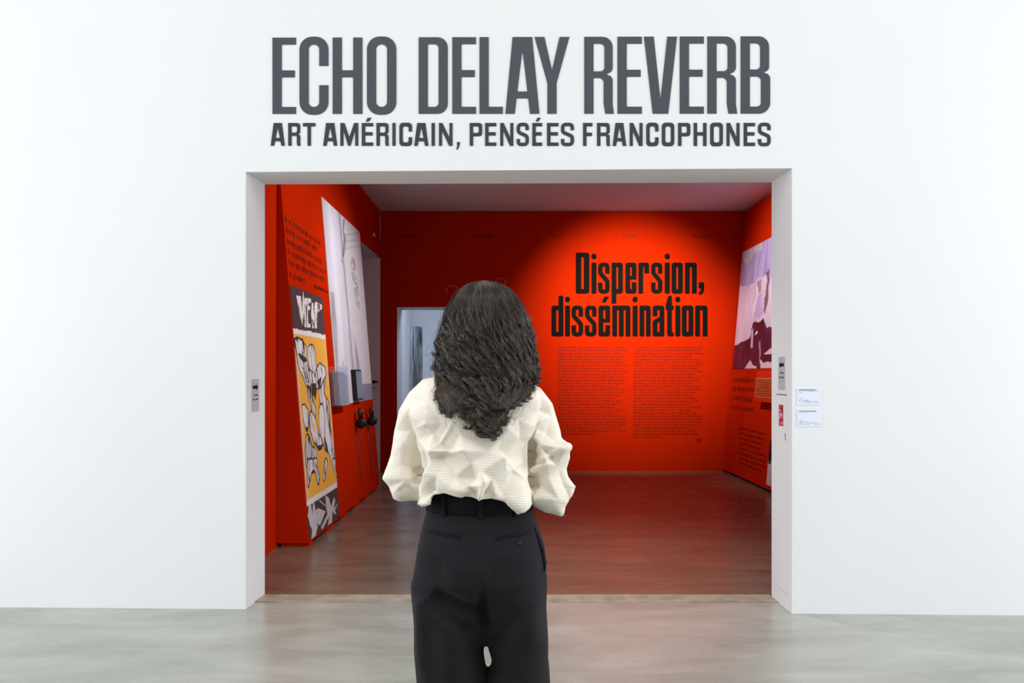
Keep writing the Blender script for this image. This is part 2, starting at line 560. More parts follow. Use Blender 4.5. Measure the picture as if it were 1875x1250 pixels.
def glyph_mesh(name, groups, fn, depth):
    """fn(x, y, d) -> world point, d = height above the surface; solid letter with side walls"""
    mb = MB()
    for outer, holes in groups:
        rings = [outer] + holes
        flat = [p for rg in rings for p in rg]
        tris = tessellate_polygon([[Vector((p[0], p[1], 0)) for p in rg] for rg in rings])
        fs = []
        for a, b_, c in tris:
            A, B_, C = flat[a], flat[b_], flat[c]
            if (B_[0] - A[0]) * (C[1] - A[1]) - (B_[1] - A[1]) * (C[0] - A[0]) < 0:
                b_, c = c, b_
            fs.append((a, b_, c))
        n = len(flat)
        vs = [fn(p[0], p[1], depth) for p in flat] + [fn(p[0], p[1], 0.0) for p in flat]
        base = 0
        for ri, rg in enumerate(rings):
            k = len(rg)
            for i in range(k):
                a, b_ = base + i, base + (i + 1) % k
                fs.append((a, a + n, b_ + n, b_))
            base += k
        mb.add(vs, fs)
    return mb.mesh(name)


# ------------------------------------------------------------------ room geometry (metres)
def front_y(x):                 # the white wall's face, very slightly out of square
    return 4.771 - 0.0277 * x


def inner_y(x):
    return 5.112 - 0.016 * x


XL, XR, XLB, XRB, ZT, ZTB = -1.5645, 1.615, -1.550, 1.612, 2.568, 2.570
BACK = 11.69
CEIL = 3.71
LX, LK = -1.62, 0.0788          # left leaning wall: x at the floor, lean per metre
RX, RK = 3.00, 0.085
LWX, RWX = -1.88, 3.36          # upright side walls


def on_front(px, py, lift=0.0):
    a = (px - VPX) / F
    Y = 4.771 / (1 + 0.0277 * a)
    Z = EYE + (VPY - py) / F * Y
    return Vector((a * Y, Y - lift, Z))


def on_back(px, py, lift=0.0):
    return Vector(((px - VPX) / F * BACK, BACK - lift, EYE + (VPY - py) / F * BACK))


def on_left(px, py):            # -> (Y, Z) on the leaning left wall
    a, b_ = (px - VPX) / F, (VPY - py) / F
    Y = (-LX + EYE * LK) / -(a + LK * b_)
    return Y, EYE + b_ * Y


def left_pt(Y, Z, lift=0.0):
    return Vector((LX - LK * Z, Y, Z)) + Vector((1, 0, LK)).normalized() * lift


def on_right(px, py):
    a, b_ = (px - VPX) / F, (VPY - py) / F
    Y = (RX + EYE * RK) / (a - RK * b_)
    return Y, EYE + b_ * Y


def right_pt(Y, Z, lift=0.0):
    return Vector((RX + RK * Z, Y, Z)) + Vector((-1, 0, RK)).normalized() * lift


S = dict(kind='structure')

# front wall with its wide opening
mb = MB()
XO, ZO = 7.5, 6.2
for face in range(2):
    yf = front_y if face == 0 else inner_y
    xl, xr, zt = (XL, XR, ZT) if face == 0 else (XLB, XRB, ZTB)
    P = lambda x, z: (x, yf(x), z)
    vs = [P(-XO, 0), P(xl, 0), P(xl, zt), P(xr, zt), P(xr, 0), P(XO, 0), P(XO, ZO), P(-XO, ZO), P(xl, ZO), P(xr, ZO)]
    fs = [(0, 1, 2, 8, 7), (2, 3, 9, 8), (4, 5, 6, 9, 3)]
    mb.add(vs, fs if face == 0 else [f[::-1] for f in fs])
mb.f += [(1, 11, 12, 2), (2, 12, 13, 3), (3, 13, 14, 4), (0, 7, 17, 10), (6, 5, 15, 16), (7, 6, 16, 17)]
mb.m += [0] * 6
wall_front = link('wall_front', mb.mesh('wall_front'), M['white_paint'], label='white hall wall with a wide rectangular opening', **S)

# floors
TH0, TH1, J1 = 4.955, 5.125, 5.75
me = MB().box((-XO, -4, -0.15), (XO, TH0, 0)).mesh('floor')
floor_o = link('floor', me, M['floor_hall'], label='grey polished concrete hall floor', **S)
me = MB().box((XLB + .0, TH0 + .004, -0.15), (XRB, TH1, 0.004)).mesh('trim')
link('trim_1', me, M['threshold'], label='pale worn threshold strip across the opening', **S)
mb = MB()
mb.box((-2.6, TH1, -0.15), (4.4, J1, 0.0))
mb.box((-2.6, J1 + .008, -0.15), (4.4, BACK + 5, 0.0))
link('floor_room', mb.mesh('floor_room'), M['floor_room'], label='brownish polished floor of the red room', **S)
link('floor_joint', MB().box((-2.6, J1, -0.12), (4.4, J1 + .008, -0.004)).mesh('floor_joint'), M['gap'], **S)

# ceiling of the red room
link('ceiling', MB().box((-2.6, 5.15, CEIL), (4.4, BACK + .3, CEIL + .15)).mesh('ceiling'), M['ceiling_paint'], label='grey ceiling of the red room', **S)

# left wall (upright) with an opening next to the back corner
OP0, OPZ, WT = 10.06, 3.035, 0.55
mb = MB()
mb.box((LWX - WT, 5.10, 0), (LWX, OP0, CEIL), 0)
mb.box((LWX - WT, OP0, OPZ), (LWX, BACK, CEIL), 0)
me = mb.mesh('wall_left')
for p in me.polygons:
    c, n = p.center, p.normal
    if (abs(n.z) > .9 and abs(c.z - OPZ) < .01) or (n.y > .9 and c.y < OP0 + .01):
        p.material_index = 1
link('wall_left', me, [M['red_paint'], M['ceiling_paint']], label='upright red left wall behind the leaning wall', **S)
mb = MB()
mb.box((LWX - WT - .35, BACK, 0), (LWX, BACK + .22, OPZ + .1), 0)
link('wall_reveal', mb.mesh('wall_reveal'), M['white_paint'], label='white end wall seen in the left opening', **S)
me = finish(MB().box((LWX - WT - .06, OP0 - .1, 0), (LWX - WT - .01, BACK - .0, OPZ + .06)).mesh('door_1'), bevel=.004)
link('door_1', me, M['white_paint'], label='white door closing the left opening', **S)

# right wall
link('wall_right', MB().box((RWX, 5.10, 0), (RWX + .15, BACK, CEIL)).mesh('wall_right'), M['red_paint'], label='upright red right wall', **S)

# back wall with a doorway into a white room
DX0, DX1, DZ, DT = (727 - VPX) / F * BACK, (727 - VPX) / F * BACK + 1.0, EYE + (685 - 562) / F * BACK, 0.55
mb = MB()
mb.box((LWX + .0005, BACK, 0), (DX0, BACK + DT, CEIL))
mb.box((DX1, BACK, 0), (RWX + .15, BACK + DT, CEIL))
mb.box((DX0, BACK, DZ), (DX1, BACK + DT, CEIL))
me = mb.mesh('wall_back')
for p in me.polygons:
    c, n = p.center, p.normal
    if (n.x > .9 and abs(c.x - DX0) < .01) or (n.x < -.9 and abs(c.x - DX1) < .01) or (n.z < -.9 and abs(c.z - DZ) < .01) or n.y > .9:
        p.material_index = 1
wall_back = link('wall_back', me, [M['red_paint'], M['white_paint']], label='red back wall with the heading and a doorway', **S)

# white room beyond
mb = MB()
y0, y1, x0, x1, zc = BACK + DT, BACK + 4.4, -1.95, 1.6, 3.3
for (a, b_) in (((x0 - .1, y0, 0), (x0, y1, zc)), ((x1, y0, 0), (x1 + .1, y1, zc)), ((x0 - .1, y1, 0), (x1 + .1, y1 + .1, zc)), ((x0 - .1, y0, zc), (x1 + .1, y1 + .1, zc + .1))):
    mb.box(a, b_)
link('wall_beyond', mb.mesh('wall_beyond'), M['white_paint'], label='white walls of the room beyond the doorway', **S)

# leaning display walls
def wedge(name, pt, wx, Y0, Y1, ztop, label, foot):
    root = empty(name, (wx, (Y0 + Y1) / 2, 0), label, 'display wall')
    z0 = foot
    vs, fs = [], []
    for Y in (Y0, Y1):
        vs += [Vector((wx, Y, 0)), Vector((pt(Y, 0).x, Y, z0)) if False else pt(Y, z0), pt(Y, ztop), Vector((wx, Y, ztop)), Vector((wx, Y, z0))]
    fs = [(1, 2, 3, 4), (6, 9, 8, 7), (1, 6, 7, 2), (4, 9, 6, 1), (2, 7, 8, 3)]
    me = mesh('panel_face', vs, fs)
    bm = bmesh.new()
    bm.from_mesh(me)
    bmesh.ops.delete(bm, geom=[v for v in bm.verts if not v.link_faces], context='VERTS')
    bmesh.ops.recalc_face_normals(bm, faces=bm.faces)
    bm.to_mesh(me)
    bm.free()
    child('panel_face', me, M['red_paint'], root)
    return root


LW0, LW1 = 6.545, 10.03
zmeet = (-LWX + LX) / LK * 1.0
zmeet = (LX - LWX) / LK
left_display = wedge('display_wall', left_pt, LWX + .001, LW0, LW1, zmeet - .02, 'red display wall leaning back on the left, carrying posters and a quotation', 0.03)
for k in range(6):
    Y = LW0 + .02 + k * .62
    e = .26 if k else .10
    me = MB().box((LWX + .03, Y, 0), (LX - .004 if k else LX - .002, Y + e, .0295)).mesh('foot_block')
    child('foot_block', me, M['red_paint'], left_display)
RW0, RW1 = 7.4, BACK - .01
zr = (RWX - RX) / RK
right_display = wedge('display_wall', right_pt, RWX - .001, RW0, RW1, min(zr, CEIL) - .02, 'red display wall leaning back on the right beside the doorway jamb', 0.03)
for k in range(7):
    Y = RW0 + .05 + k * .68
    me = MB().box((RX + .05, Y, 0), (RWX - .03, Y + .12, .0295)).mesh('foot_block')
    child('foot_block', me, M['red_paint'], right_display)

# ------------------------------------------------------------------ title lettering on the white wall
def place_letters(root, specs, top, base, stem_px, bar, fn, mname, depth, gfun=glyph):
    """specs: (character, left px, right px); top/base: functions of px giving image rows"""
    for ch, xl, xr in specs:
        yb, yt = base((xl + xr) / 2), top((xl + xr) / 2)
        H = yb - yt
        gr = gfun(ch, (xr - xl) / H, stem_px / H, bar) if gfun is glyph else gfun(ch, (xr - xl) / H)
        f2 = lambda x, y, d, xl=xl, yb=yb, H=H: fn(xl + x * H, yb - y * H, d)
        child('letter', glyph_mesh('letter', gr, f2, depth), M[mname], root)


t1 = [('E', 499.2, 542.2), ('C', 548.6, 601.6), ('H', 609.3, 663.8), ('O', 672, 725.8), ('D', 766.7, 820), ('E', 828.2, 871.7), ('L', 878, 920.8), ('A', 925.4, 987.7), ('Y', 978.8, 1042.6),
      ('R', 1069.8, 1123.5), ('E', 1130.5, 1175.2), ('V', 1179, 1239.5), ('E', 1244.5, 1288.6), ('R', 1295, 1349), ('B', 1356, 1410)]
c_title = on_front(955, 139)
title = empty('exhibition_title', c_title, 'large dark grey title ECHO DELAY REVERB on the white wall', 'lettering')
place_letters(title, t1, lambda x: 69.4 - (x - 499) * .0028, lambda x: 208.6 - (x - 499) * .0006, 16.9, .09, on_front, 'title', .004)

A1 = lambda c: 480 + .256 * c
A2 = lambda c: 940 + .27733 * c
t2 = [(c, A1(a), A1(b_)) for c, a, b_ in [('A', 62, 163), ('R', 187, 275), ('T', 293, 382), ('A', 437, 538), ('M', 560, 688), ('É', 713, 795), ('R', 818, 907), ('I', 932, 955), ('C', 982, 1073), ('A', 1088, 1190), ('I', 1212, 1236), ('N', 1265, 1362), (',', 1390, 1415), ('P', 1485, 1574), ('E', 1595, 1675), ('N', 1703, 1797), ('S', 1820, 1908)]]
t2 += [(c, A2(a), A2(b_)) for c, a, b_ in [('É', 125, 190), ('E', 222, 298), ('S', 314, 400), ('F', 460, 522), ('R', 552, 638), ('A', 655, 745), ('N', 768, 853), ('C', 877, 958), ('O', 980, 1062), ('P', 1087, 1168), ('H', 1190, 1275), ('O', 1299, 1383), ('N', 1407, 1493), ('E', 1520, 1595), ('S', 1614, 1698)]]
subtitle = empty('exhibition_subtitle', on_front(955, 246), 'smaller dark grey subtitle ART AMÉRICAIN, PENSÉES FRANCOPHONES under the large title', 'lettering')
place_letters(subtitle, t2, lambda x: 225.4 - (x - 499) * .0002, lambda x: 266.8 + (x - 499) * .0006, 6.3, .145, on_front, 'subtitle', .004)

# ------------------------------------------------------------------ heading and text on the red back wall
wall_text = empty('wall_text', on_back(1150, 640), 'black heading Dispersion, dissémination with two text columns on the red wall', 'lettering')
B1 = lambda c: 980 + .20797 * c
hd = [('D', 357, 477), ('i', 495, 540), ('s', 553, 655), ('p', 672, 772), ('e', 793, 892), ('r', 908, 1003), ('s', 1020, 1120), ('i', 1139, 1186), ('o', 1200, 1300), ('n', 1318, 1422), (',', 1438, 1487)]
place_letters(wall_text, [(c, B1(a), B1(b_)) for c, a, b_ in hd], lambda x: 480.6, lambda x: 537.6, 0, 0, on_back, 'black_vinyl', .004, heading_glyph)
hd = [('d', 143, 248), ('i', 263, 306), ('s', 320, 422), ('s', 438, 540), ('é', 557, 660), ('m', 678, 838), ('i', 857, 902), ('n', 918, 1017), ('a', 1033, 1137), ('t', 1148, 1220), ('i', 1233, 1278), ('o', 1290, 1392), ('n', 1408, 1517)]
place_letters(wall_text, [(c, B1(a), B1(b_)) for c, a, b_ in hd], lambda x: 559.2, lambda x: 615.8, 0, 0, on_back, 'black_vinyl', .004, heading_glyph)


def greek(lines, fn, lw, depth=.0012, weight=1.0):
    """rows of small illegible print: lines = (x0, x1, y_base, x_height) in fn's own units"""
    mb = MB()
    for (x0, x1, yb, xh) in lines:
        x = x0
        while x < x1 - lw * .6:
            nl = random.choice([2, 3, 4, 5, 6, 7, 8])
            for _ in range(nl):
                if x > x1:
                    break
                h0, h1 = 0, xh
                q = random.random()
                if q < .22:
                    h1 = xh * 1.45
                elif q < .32:
                    h0 = -xh * .4
                ww = lw * random.choice([.45, .7, .75, .8])
                k = random.random()
                if k < .45:       # two stems and a bar
                    st = ww * .34 * weight
                    for xa in (x, x + ww - st):
                        mb.add([fn(xa, yb + h0, depth), fn(xa + st, yb + h0, depth), fn(xa + st, yb + (h1 if xa == x else xh), depth), fn(xa, yb + (h1 if xa == x else xh), depth)], [(0, 1, 2, 3)])
                    mb.add([fn(x + st, yb + xh * .75, depth), fn(x + ww - st, yb + xh * .75, depth), fn(x + ww - st, yb + xh, depth), fn(x + st, yb + xh, depth)], [(0, 1, 2, 3)])
                else:
                    st = ww * .55 * weight
                    mb.add([fn(x, yb + h0, depth), fn(x + st, yb + h0, depth), fn(x + st, yb + h1, depth), fn(x, yb + h1, depth)], [(0, 1, 2, 3)])
                x += ww + lw * .18
            x += lw * .55
    return mb


fb = lambda x, y, d: on_back(x, -y, d)      # y runs upwards here
for (xa, xb, n, ybeg, last) in ((1022, 1148, 30, 636, .55), (1160, 1288, 31, 636, .38)):
    ls = []
    for i in range(n):
        y = ybeg + i * 5.46
        e = xb - random.random() ** 1.3 * 22
        if i == n - 1:
            e = xa + (xb - xa) * last
        ls.append((xa, e, -(y + 1.5), 2.5))
    child('text_column', greek(ls, fb, 2.3, weight=.9).mesh('text_column'), M['text_vinyl'], wall_text, kind='stuff')
child('sponsor_mark', greek([(1276, 1281, -808, 5)], fb, 5).mesh('sponsor_mark'), M['text_vinyl'], wall_text, kind='stuff')


def text_mesh(txt, width, height):
    cu = bpy.data.curves.new('t', 'FONT')
    cu.body = txt
    cu.size = 1
    cu.resolution_u = 3
    o = bpy.data.objects.new('t', cu)
    col.objects.link(o)
    me = bpy.data.meshes.new_from_object(o.evaluated_get(bpy.context.evaluated_depsgraph_get()))
    bpy.data.objects.remove(o)
    c = coords(me)
    lo, hi = c.min(0), c.max(0)
    c[:, 0] = (c[:, 0] - lo[0]) / (hi[0] - lo[0]) * width
    c[:, 1] = (c[:, 1] - lo[1]) / (hi[1] - lo[1]) * height
    return me, c


frieze = empty('word_frieze', on_back(1020, 432), 'row of small dark words Delay, Reverb, Echo high on the red wall', 'lettering')
for txt, xa, xb in (('Delay', 736, 762), ('Reverb', 867, 902), ('Echo', 1009, 1032), ('Delay', 1140, 1165), ('Reverb', 1270, 1302)):
    me, c = text_mesh(txt, xb - xa, 8)
    set_coords(me, np.array([on_back(xa + p[0], 436 - p[1], .0015) for p in c]))
    child('word', me, M['text_vinyl'], frieze)

# quotation on the left display wall
fl = lambda x, y, d: left_pt(x, y, d)
q_lines = []
for (pa, pb) in (((521, 404), (585, 439)), ((522, 421), (582, 453)), ((525, 442), (588, 474)), ((525, 461), (596, 494)), ((527, 480), (593, 508)), ((528, 499), (559, 514))):
    Ya, Za = on_left(*pa)
    Yb, Zb = on_left(*pb)
    q_lines.append((max(Ya, LW0 + .05), Yb, (Za + Zb) / 2 - .03, .040))
child('quotation', greek(q_lines, fl, .052, weight=.72).mesh('quotation'), M['text_vinyl'], left_display, kind='stuff')
Ya, Za = on_left(574, 520)
Yb, Zb = on_left(599, 529)
child('quotation_source', greek([(Ya, Yb, Za - .03, .028)], fl, .035, weight=1.2).mesh('quotation_source'), M['text_vinyl'], left_display, kind='stuff')
fr = lambda x, y, d: right_pt(-x, y, d)
r_lines = []
for (pa, pb) in (((1343, 694), (1380, 697)), ((1341, 710), (1381, 713)), ((1341, 728), (1376, 731)), ((1339, 744), (1379, 750)), ):
    Ya, Za = on_right(*pa)
    Yb, Zb = on_right(*pb)
    r_lines.append((-Ya, -Yb, (Za + Zb) / 2 - .03, .05))
child('quotation', greek(r_lines, fr, .045, weight=.95).mesh('quotation'), M['faded_text'], right_display, kind='stuff')
r_lines = []
for i in range(8):
    Ya, Za = on_right(1352, 785 + i * 9)
    Yb, _ = on_right(1405, 800 + i * 9)
    r_lines.append((-Ya + .05, -Yb - random.random() * .25, Za, .028))
child('text_block', greek(r_lines, fr, .035, weight=1.1).mesh('text_block'), M['faded_text'], right_display, kind='stuff')

# ------------------------------------------------------------------ flat prints
def inside(poly, X, Y):
    c = np.zeros(X.shape, bool)
    n = len(poly)
    for i in range(n):
        x1, y1 = poly[i]
        x2, y2 = poly[(i + 1) % n]
        if y1 == y2:
            continue
        m_ = ((y1 > Y) != (y2 > Y)) & (X < (x2 - x1) * (Y - y1) / (y2 - y1) + x1)
        c ^= m_
    return c


def edge_dist(poly, X, Y, sx=1.0, sy=1.0):
    d = np.full(X.shape, 1e9)
    n = len(poly)
    for i in range(n):
        x1, y1 = poly[i]
        x2, y2 = poly[(i + 1) % n]
        ax, ay = (x2 - x1) * sx, (y2 - y1) * sy
        px, py = (X - x1) * sx, (Y - y1) * sy
        t = np.clip((px * ax + py * ay) / (ax * ax + ay * ay + 1e-12), 0, 1)
        d = np.minimum(d, np.hypot(px - t * ax, py - t * ay))
    return d


def vnoise(X, Y, seed=0):
    r_ = np.random.default_rng(seed)
    T = r_.random((128, 128))
    xi, yi = np.floor(X).astype(int), np.floor(Y).astype(int)
    fx, fy = X - xi, Y - yi
    fx, fy = fx * fx * (3 - 2 * fx), fy * fy * (3 - 2 * fy)
    g = lambda a, b_: T[a % 128, b_ % 128]
    return (g(xi, yi) * (1 - fx) + g(xi + 1, yi) * fx) * (1 - fy) + (g(xi, yi + 1) * (1 - fx) + g(xi + 1, yi + 1) * fx) * fy


def fbm(X, Y, seed=0, o=4):
    s, a, t = 0, 1, 0
    for k in range(o):
        s = s + vnoise(X * 2 ** k, Y * 2 ** k, seed + k) * a
        t += a
        a *= .55
    return s / t


def lin(c):
    return np.array(srgb(*c)[:3])


def print_panel(name, pt, u0, u1, v0, v1, nu, nv, paint, thick, m, parent=None, **props):
    """flat printed board: a fine grid whose colours are the print; pt(u, v, lift) -> world point"""
    us, vs_ = np.linspace(u0, u1, nu), np.linspace(v0, v1, nv)
    U, V = np.meshgrid(us, vs_)
    colr = paint(U, V).reshape(-1, 3)
    P = [pt(u, v, thick) for v in vs_ for u in us]
    fs = [(j * nu + i, j * nu + i + 1, (j + 1) * nu + i + 1, (j + 1) * nu + i) for j in range(nv - 1) for i in range(nu - 1)]
    # rim back to the wall
    rim = [i for i in range(nu)] + [j * nu + nu - 1 for j in range(1, nv)] + [(nv - 1) * nu + i for i in range(nu - 2, -1, -1)] + [j * nu for j in range(nv - 2, 0, -1)]
    n0 = len(P)
    uv = [(u, v) for v in vs_ for u in us]
    P += [pt(uv[i][0], uv[i][1], 0.0008) for i in rim]
    k = len(rim)
    fs += [(rim[i], n0 + i, n0 + (i + 1) % k, rim[(i + 1) % k]) for i in range(k)]
    me = mesh(name, P, fs)
    at = me.color_attributes.new('Col', 'FLOAT_COLOR', 'POINT')
    full = np.ones((len(P), 4), np.float32)
    full[:n0, :3] = colr
    full[n0:, :3] = colr[rim]
    at.data.foreach_set('color', full.ravel())
    c = pt((u0 + u1) / 2, (v0 + v1) / 2, 0)
    if parent is not None:
        return child(name, me, m, parent, **props)
    me.transform(Matrix.Translation(-c))
    o = link(name, me, m, None, **props)
    o.location = c
    return o


# --- the magazine-cover poster (generic leaf drawing under its masthead)
C4 = lambda L_: [on_left(510 + .15205 * x, 510 + .152 * y) for x, y in L_]
C5 = lambda L_: [on_left(530 + .14406 * x, 680 + .144 * y) for x, y in L_]
C6 = lambda L_: [on_left(540 + .13605 * x, 840 + .136 * y) for x, y in L_]
PY0, PY1, PZ0, PZ1 = 6.565, 7.69, 0.05, 2.095


def paint_cover(U, V):
    out = np.empty(U.shape + (3,))
    out[:] = lin((74, 64, 70))
    z = lambda pts: pts[0][1] * .5 + pts[1][1] * .5
    zb1 = z([on_left(532, 603), on_left(594, 610)])
    zb2 = z([on_left(533, 613), on_left(594, 619)])
    zb3 = z([on_left(560, 914), on_left(618, 882)])
    zb4 = z([on_left(561, 926), on_left(619, 891)])
    wav = (fbm(U * 9, V * 3, 3) - .5) * .03
    out[(V < zb1 + wav) & (V > zb4)] = lin((240, 240, 243))
    ye = (V < zb2) & (V > zb3)
    out[ye] = lin((250, 190, 76))
    out[ye & (U < PY0 + .05)] = lin((240, 196, 160))
    out[ye & (U > PY1 - .025)] = lin((246, 204, 160))
    black, white, grey = lin((58, 54, 60)), lin((240, 240, 242)), lin((170, 170, 176))

    ju, jv = (fbm(U * 9, V * 6, 33) - .5) * .035, (fbm(U * 8, V * 7, 34) - .5) * .045

    def shape(poly, lw=.009, fill=white, hatch=0.0, ser=0):
        poly = fil([(x, y, .07) for x, y in poly], n=3)
        UU, VV = U + ju, V + jv
        ins = inside(poly, UU, VV)
        d = edge_dist(poly, UU, VV)
        lwv = lw * (.5 + 1.2 * fbm(U * 5, V * 4, 35))
        out[ins] = fill
        h = fbm(U * 34 + V * 5, V * 4, 20 + ser, 2)
        lim = .72 - .45 * hatch
        soft = ins & (h > lim - .08)
        out[soft] = out[soft] * .45 + grey * .55
        out[ins & (h > lim) & (h < lim + .10)] = black
        out[(d < lwv) & (ins | (d < lwv * .6))] = black

    # masthead V I E W
    for p in ([(205, 203), (262, 212), (276, 400), (286, 150), (300, 226), (296, 430), (281, 565), (246, 430)],
              [(308, 232), (346, 236), (338, 300), (322, 330), (326, 585), (303, 580), (302, 440), (288, 330)],
              [(352, 230), (385, 250), (383, 286), (352, 300), (356, 330), (374, 335), (372, 380), (345, 380), (350, 545), (376, 540), (378, 592), (331, 586), (338, 330)],
              [(392, 286), (412, 292), (416, 420), (428, 300), (440, 276), (512, 312), (516, 362), (456, 412), (454, 602), (430, 600), (424, 452), (416, 600), (398, 596), (384, 430)]):
        ins = inside(C4(p), U, V)
        out[ins] = white
        h = fbm(U * 30, V * 12, 5)
        out[ins & (h > .66)] = lin((120, 116, 120))
    # leaves
    shape(C4([(345, 820), (380, 790), (432, 820), (442, 1000), (470, 1100), (440, 1280), (400, 1290), (350, 1050)]), hatch=.35, ser=1)
    shape(C4([(175, 722), (240, 715), (290, 745), (325, 830), (332, 960), (350, 1060), (400, 1330), (330, 1300), (290, 1200), (235, 1050), (205, 880), (185, 800)]), hatch=.33, ser=2)
    out[inside(C4([(222, 895), (250, 900), (330, 960), (332, 1000), (290, 1012), (250, 960)]), U, V)] = black
    for k in range(5):
        x, y = 268 + k * 16, 1050 + k * 52
        out[inside(C4([(x, y), (x + 30, y + 40), (x + 36, y + 62), (x + 8, y + 30)]), U, V)] = black
    shape(C5([(330, -10), (420, -30), (455, 30), (440, 180), (430, 280), (500, 400), (512, 700), (560, 980), (600, 1290), (545, 1220), (495, 1060), (440, 1000), (400, 700), (370, 300)]), hatch=.3, ser=3)
    shape(C4([(440, 1110), (490, 1010), (560, 1070), (570, 1140), (535, 1230), (500, 1330), (430, 1330)]), hatch=.2, ser=4)
    shape(C5([(235, 0), (300, 0), (345, 160), (330, 300), (280, 200), (250, 110)]), hatch=.25, ser=5)
    shape(C5([(210, 225), (270, 180), (285, 330), (330, 480), (320, 620), (270, 480), (230, 330)]), hatch=.3, ser=8)
    out[inside(C5([(272, 150), (328, 148), (336, 260), (324, 372), (300, 300), (276, 330)]), U, V)] = black
    out[inside(C5([(340, 130), (400, 60), (385, 200), (372, 230)]), U, V)] = black
    shape(C5([(392, 380), (432, 470), (444, 640), (440, 840), (420, 970), (385, 820), (362, 620), (366, 470)]))
    shape(C5([(150, 440), (178, 410), (225, 480), (247, 600), (216, 775), (170, 640)]))
    out[inside(C5([(188, 720), (236, 690), (228, 760), (208, 780)]), U, V)] = black
    shape(C5([(205, 790), (240, 800), (280, 950), (332, 960), (352, 1290), (212, 1290), (184, 1020)]), hatch=.5, ser=6)
    shape(C5([(255, 470), (310, 560), (362, 790), (402, 840), (410, 960), (370, 985), (300, 910), (250, 750), (242, 620)]))
    out[inside(C5([(270, 660), (300, 640), (330, 780), (300, 760)]), U, V)] = lin((236, 200, 150))
    out[inside(C5([(345, 940), (410, 930), (405, 985), (350, 990)]), U, V)] = black
    out[inside(C5([(440, 840), (470, 930), (490, 1030), (470, 1040), (445, 950)]), U, V)] = black
    shape(C6([(150, -20), (300, -20), (300, 190), (328, 200), (312, 398), (258, 165), (215, 165), (176, 425), (156, 350)]), hatch=.45, ser=7, lw=.009)
    shape(C6([(384, -10), (440, -10), (405, 240), (372, 330)]), lw=.007, hatch=.3)
    shape(C6([(468, -10), (548, -10), (576, 290), (545, 260)]), lw=.007, hatch=.3)
    # lower strip
    for p in ([(176, 612), (205, 600), (230, 760), (232, 580), (248, 584), (272, 700), (300, 662), (404, 705), (330, 895), (285, 870), (235, 1090), (212, 1080), (222, 950), (196, 900), (166, 770)],
              [(400, 490), (448, 522), (478, 640), (516, 510), (534, 560), (516, 670), (572, 590), (560, 640), (530, 690), (552, 742), (520, 740), (496, 700), (492, 862), (432, 922), (452, 770), (362, 950), (340, 925), (428, 740), (408, 640), (308, 562), (330, 556), (410, 630)],
              [(240, 1000), (285, 880), (300, 900), (262, 1070), (240, 1085)]):
        pl = C6(p)
        ins = inside(pl, U, V) & (V < zb4)
        out[ins] = lin((206, 206, 212))
        h = fbm(U * 18, V * 7, 31)
        out[ins & (h > .68)] = lin((120, 118, 124))
    return out


print_panel('cover_poster', left_pt, PY0, PY1, PZ0, PZ1, 230, 420, paint_cover, .006, M['print'],
            label='tall yellow poster of white leaf shapes headed VIEW on the left display wall', category='poster')

# --- blow-up of pale book spines
MY0, MY1, MZ0, MZ1 = 8.0, 10.0, 1.075, 3.115
K8 = lambda L_: [on_left(500 + .16 * x, 340 + .16 * y) for x, y in L_]
K7 = lambda L_: [on_left(580 + .12797 * x, 640 + .128 * y) for x, y in L_]


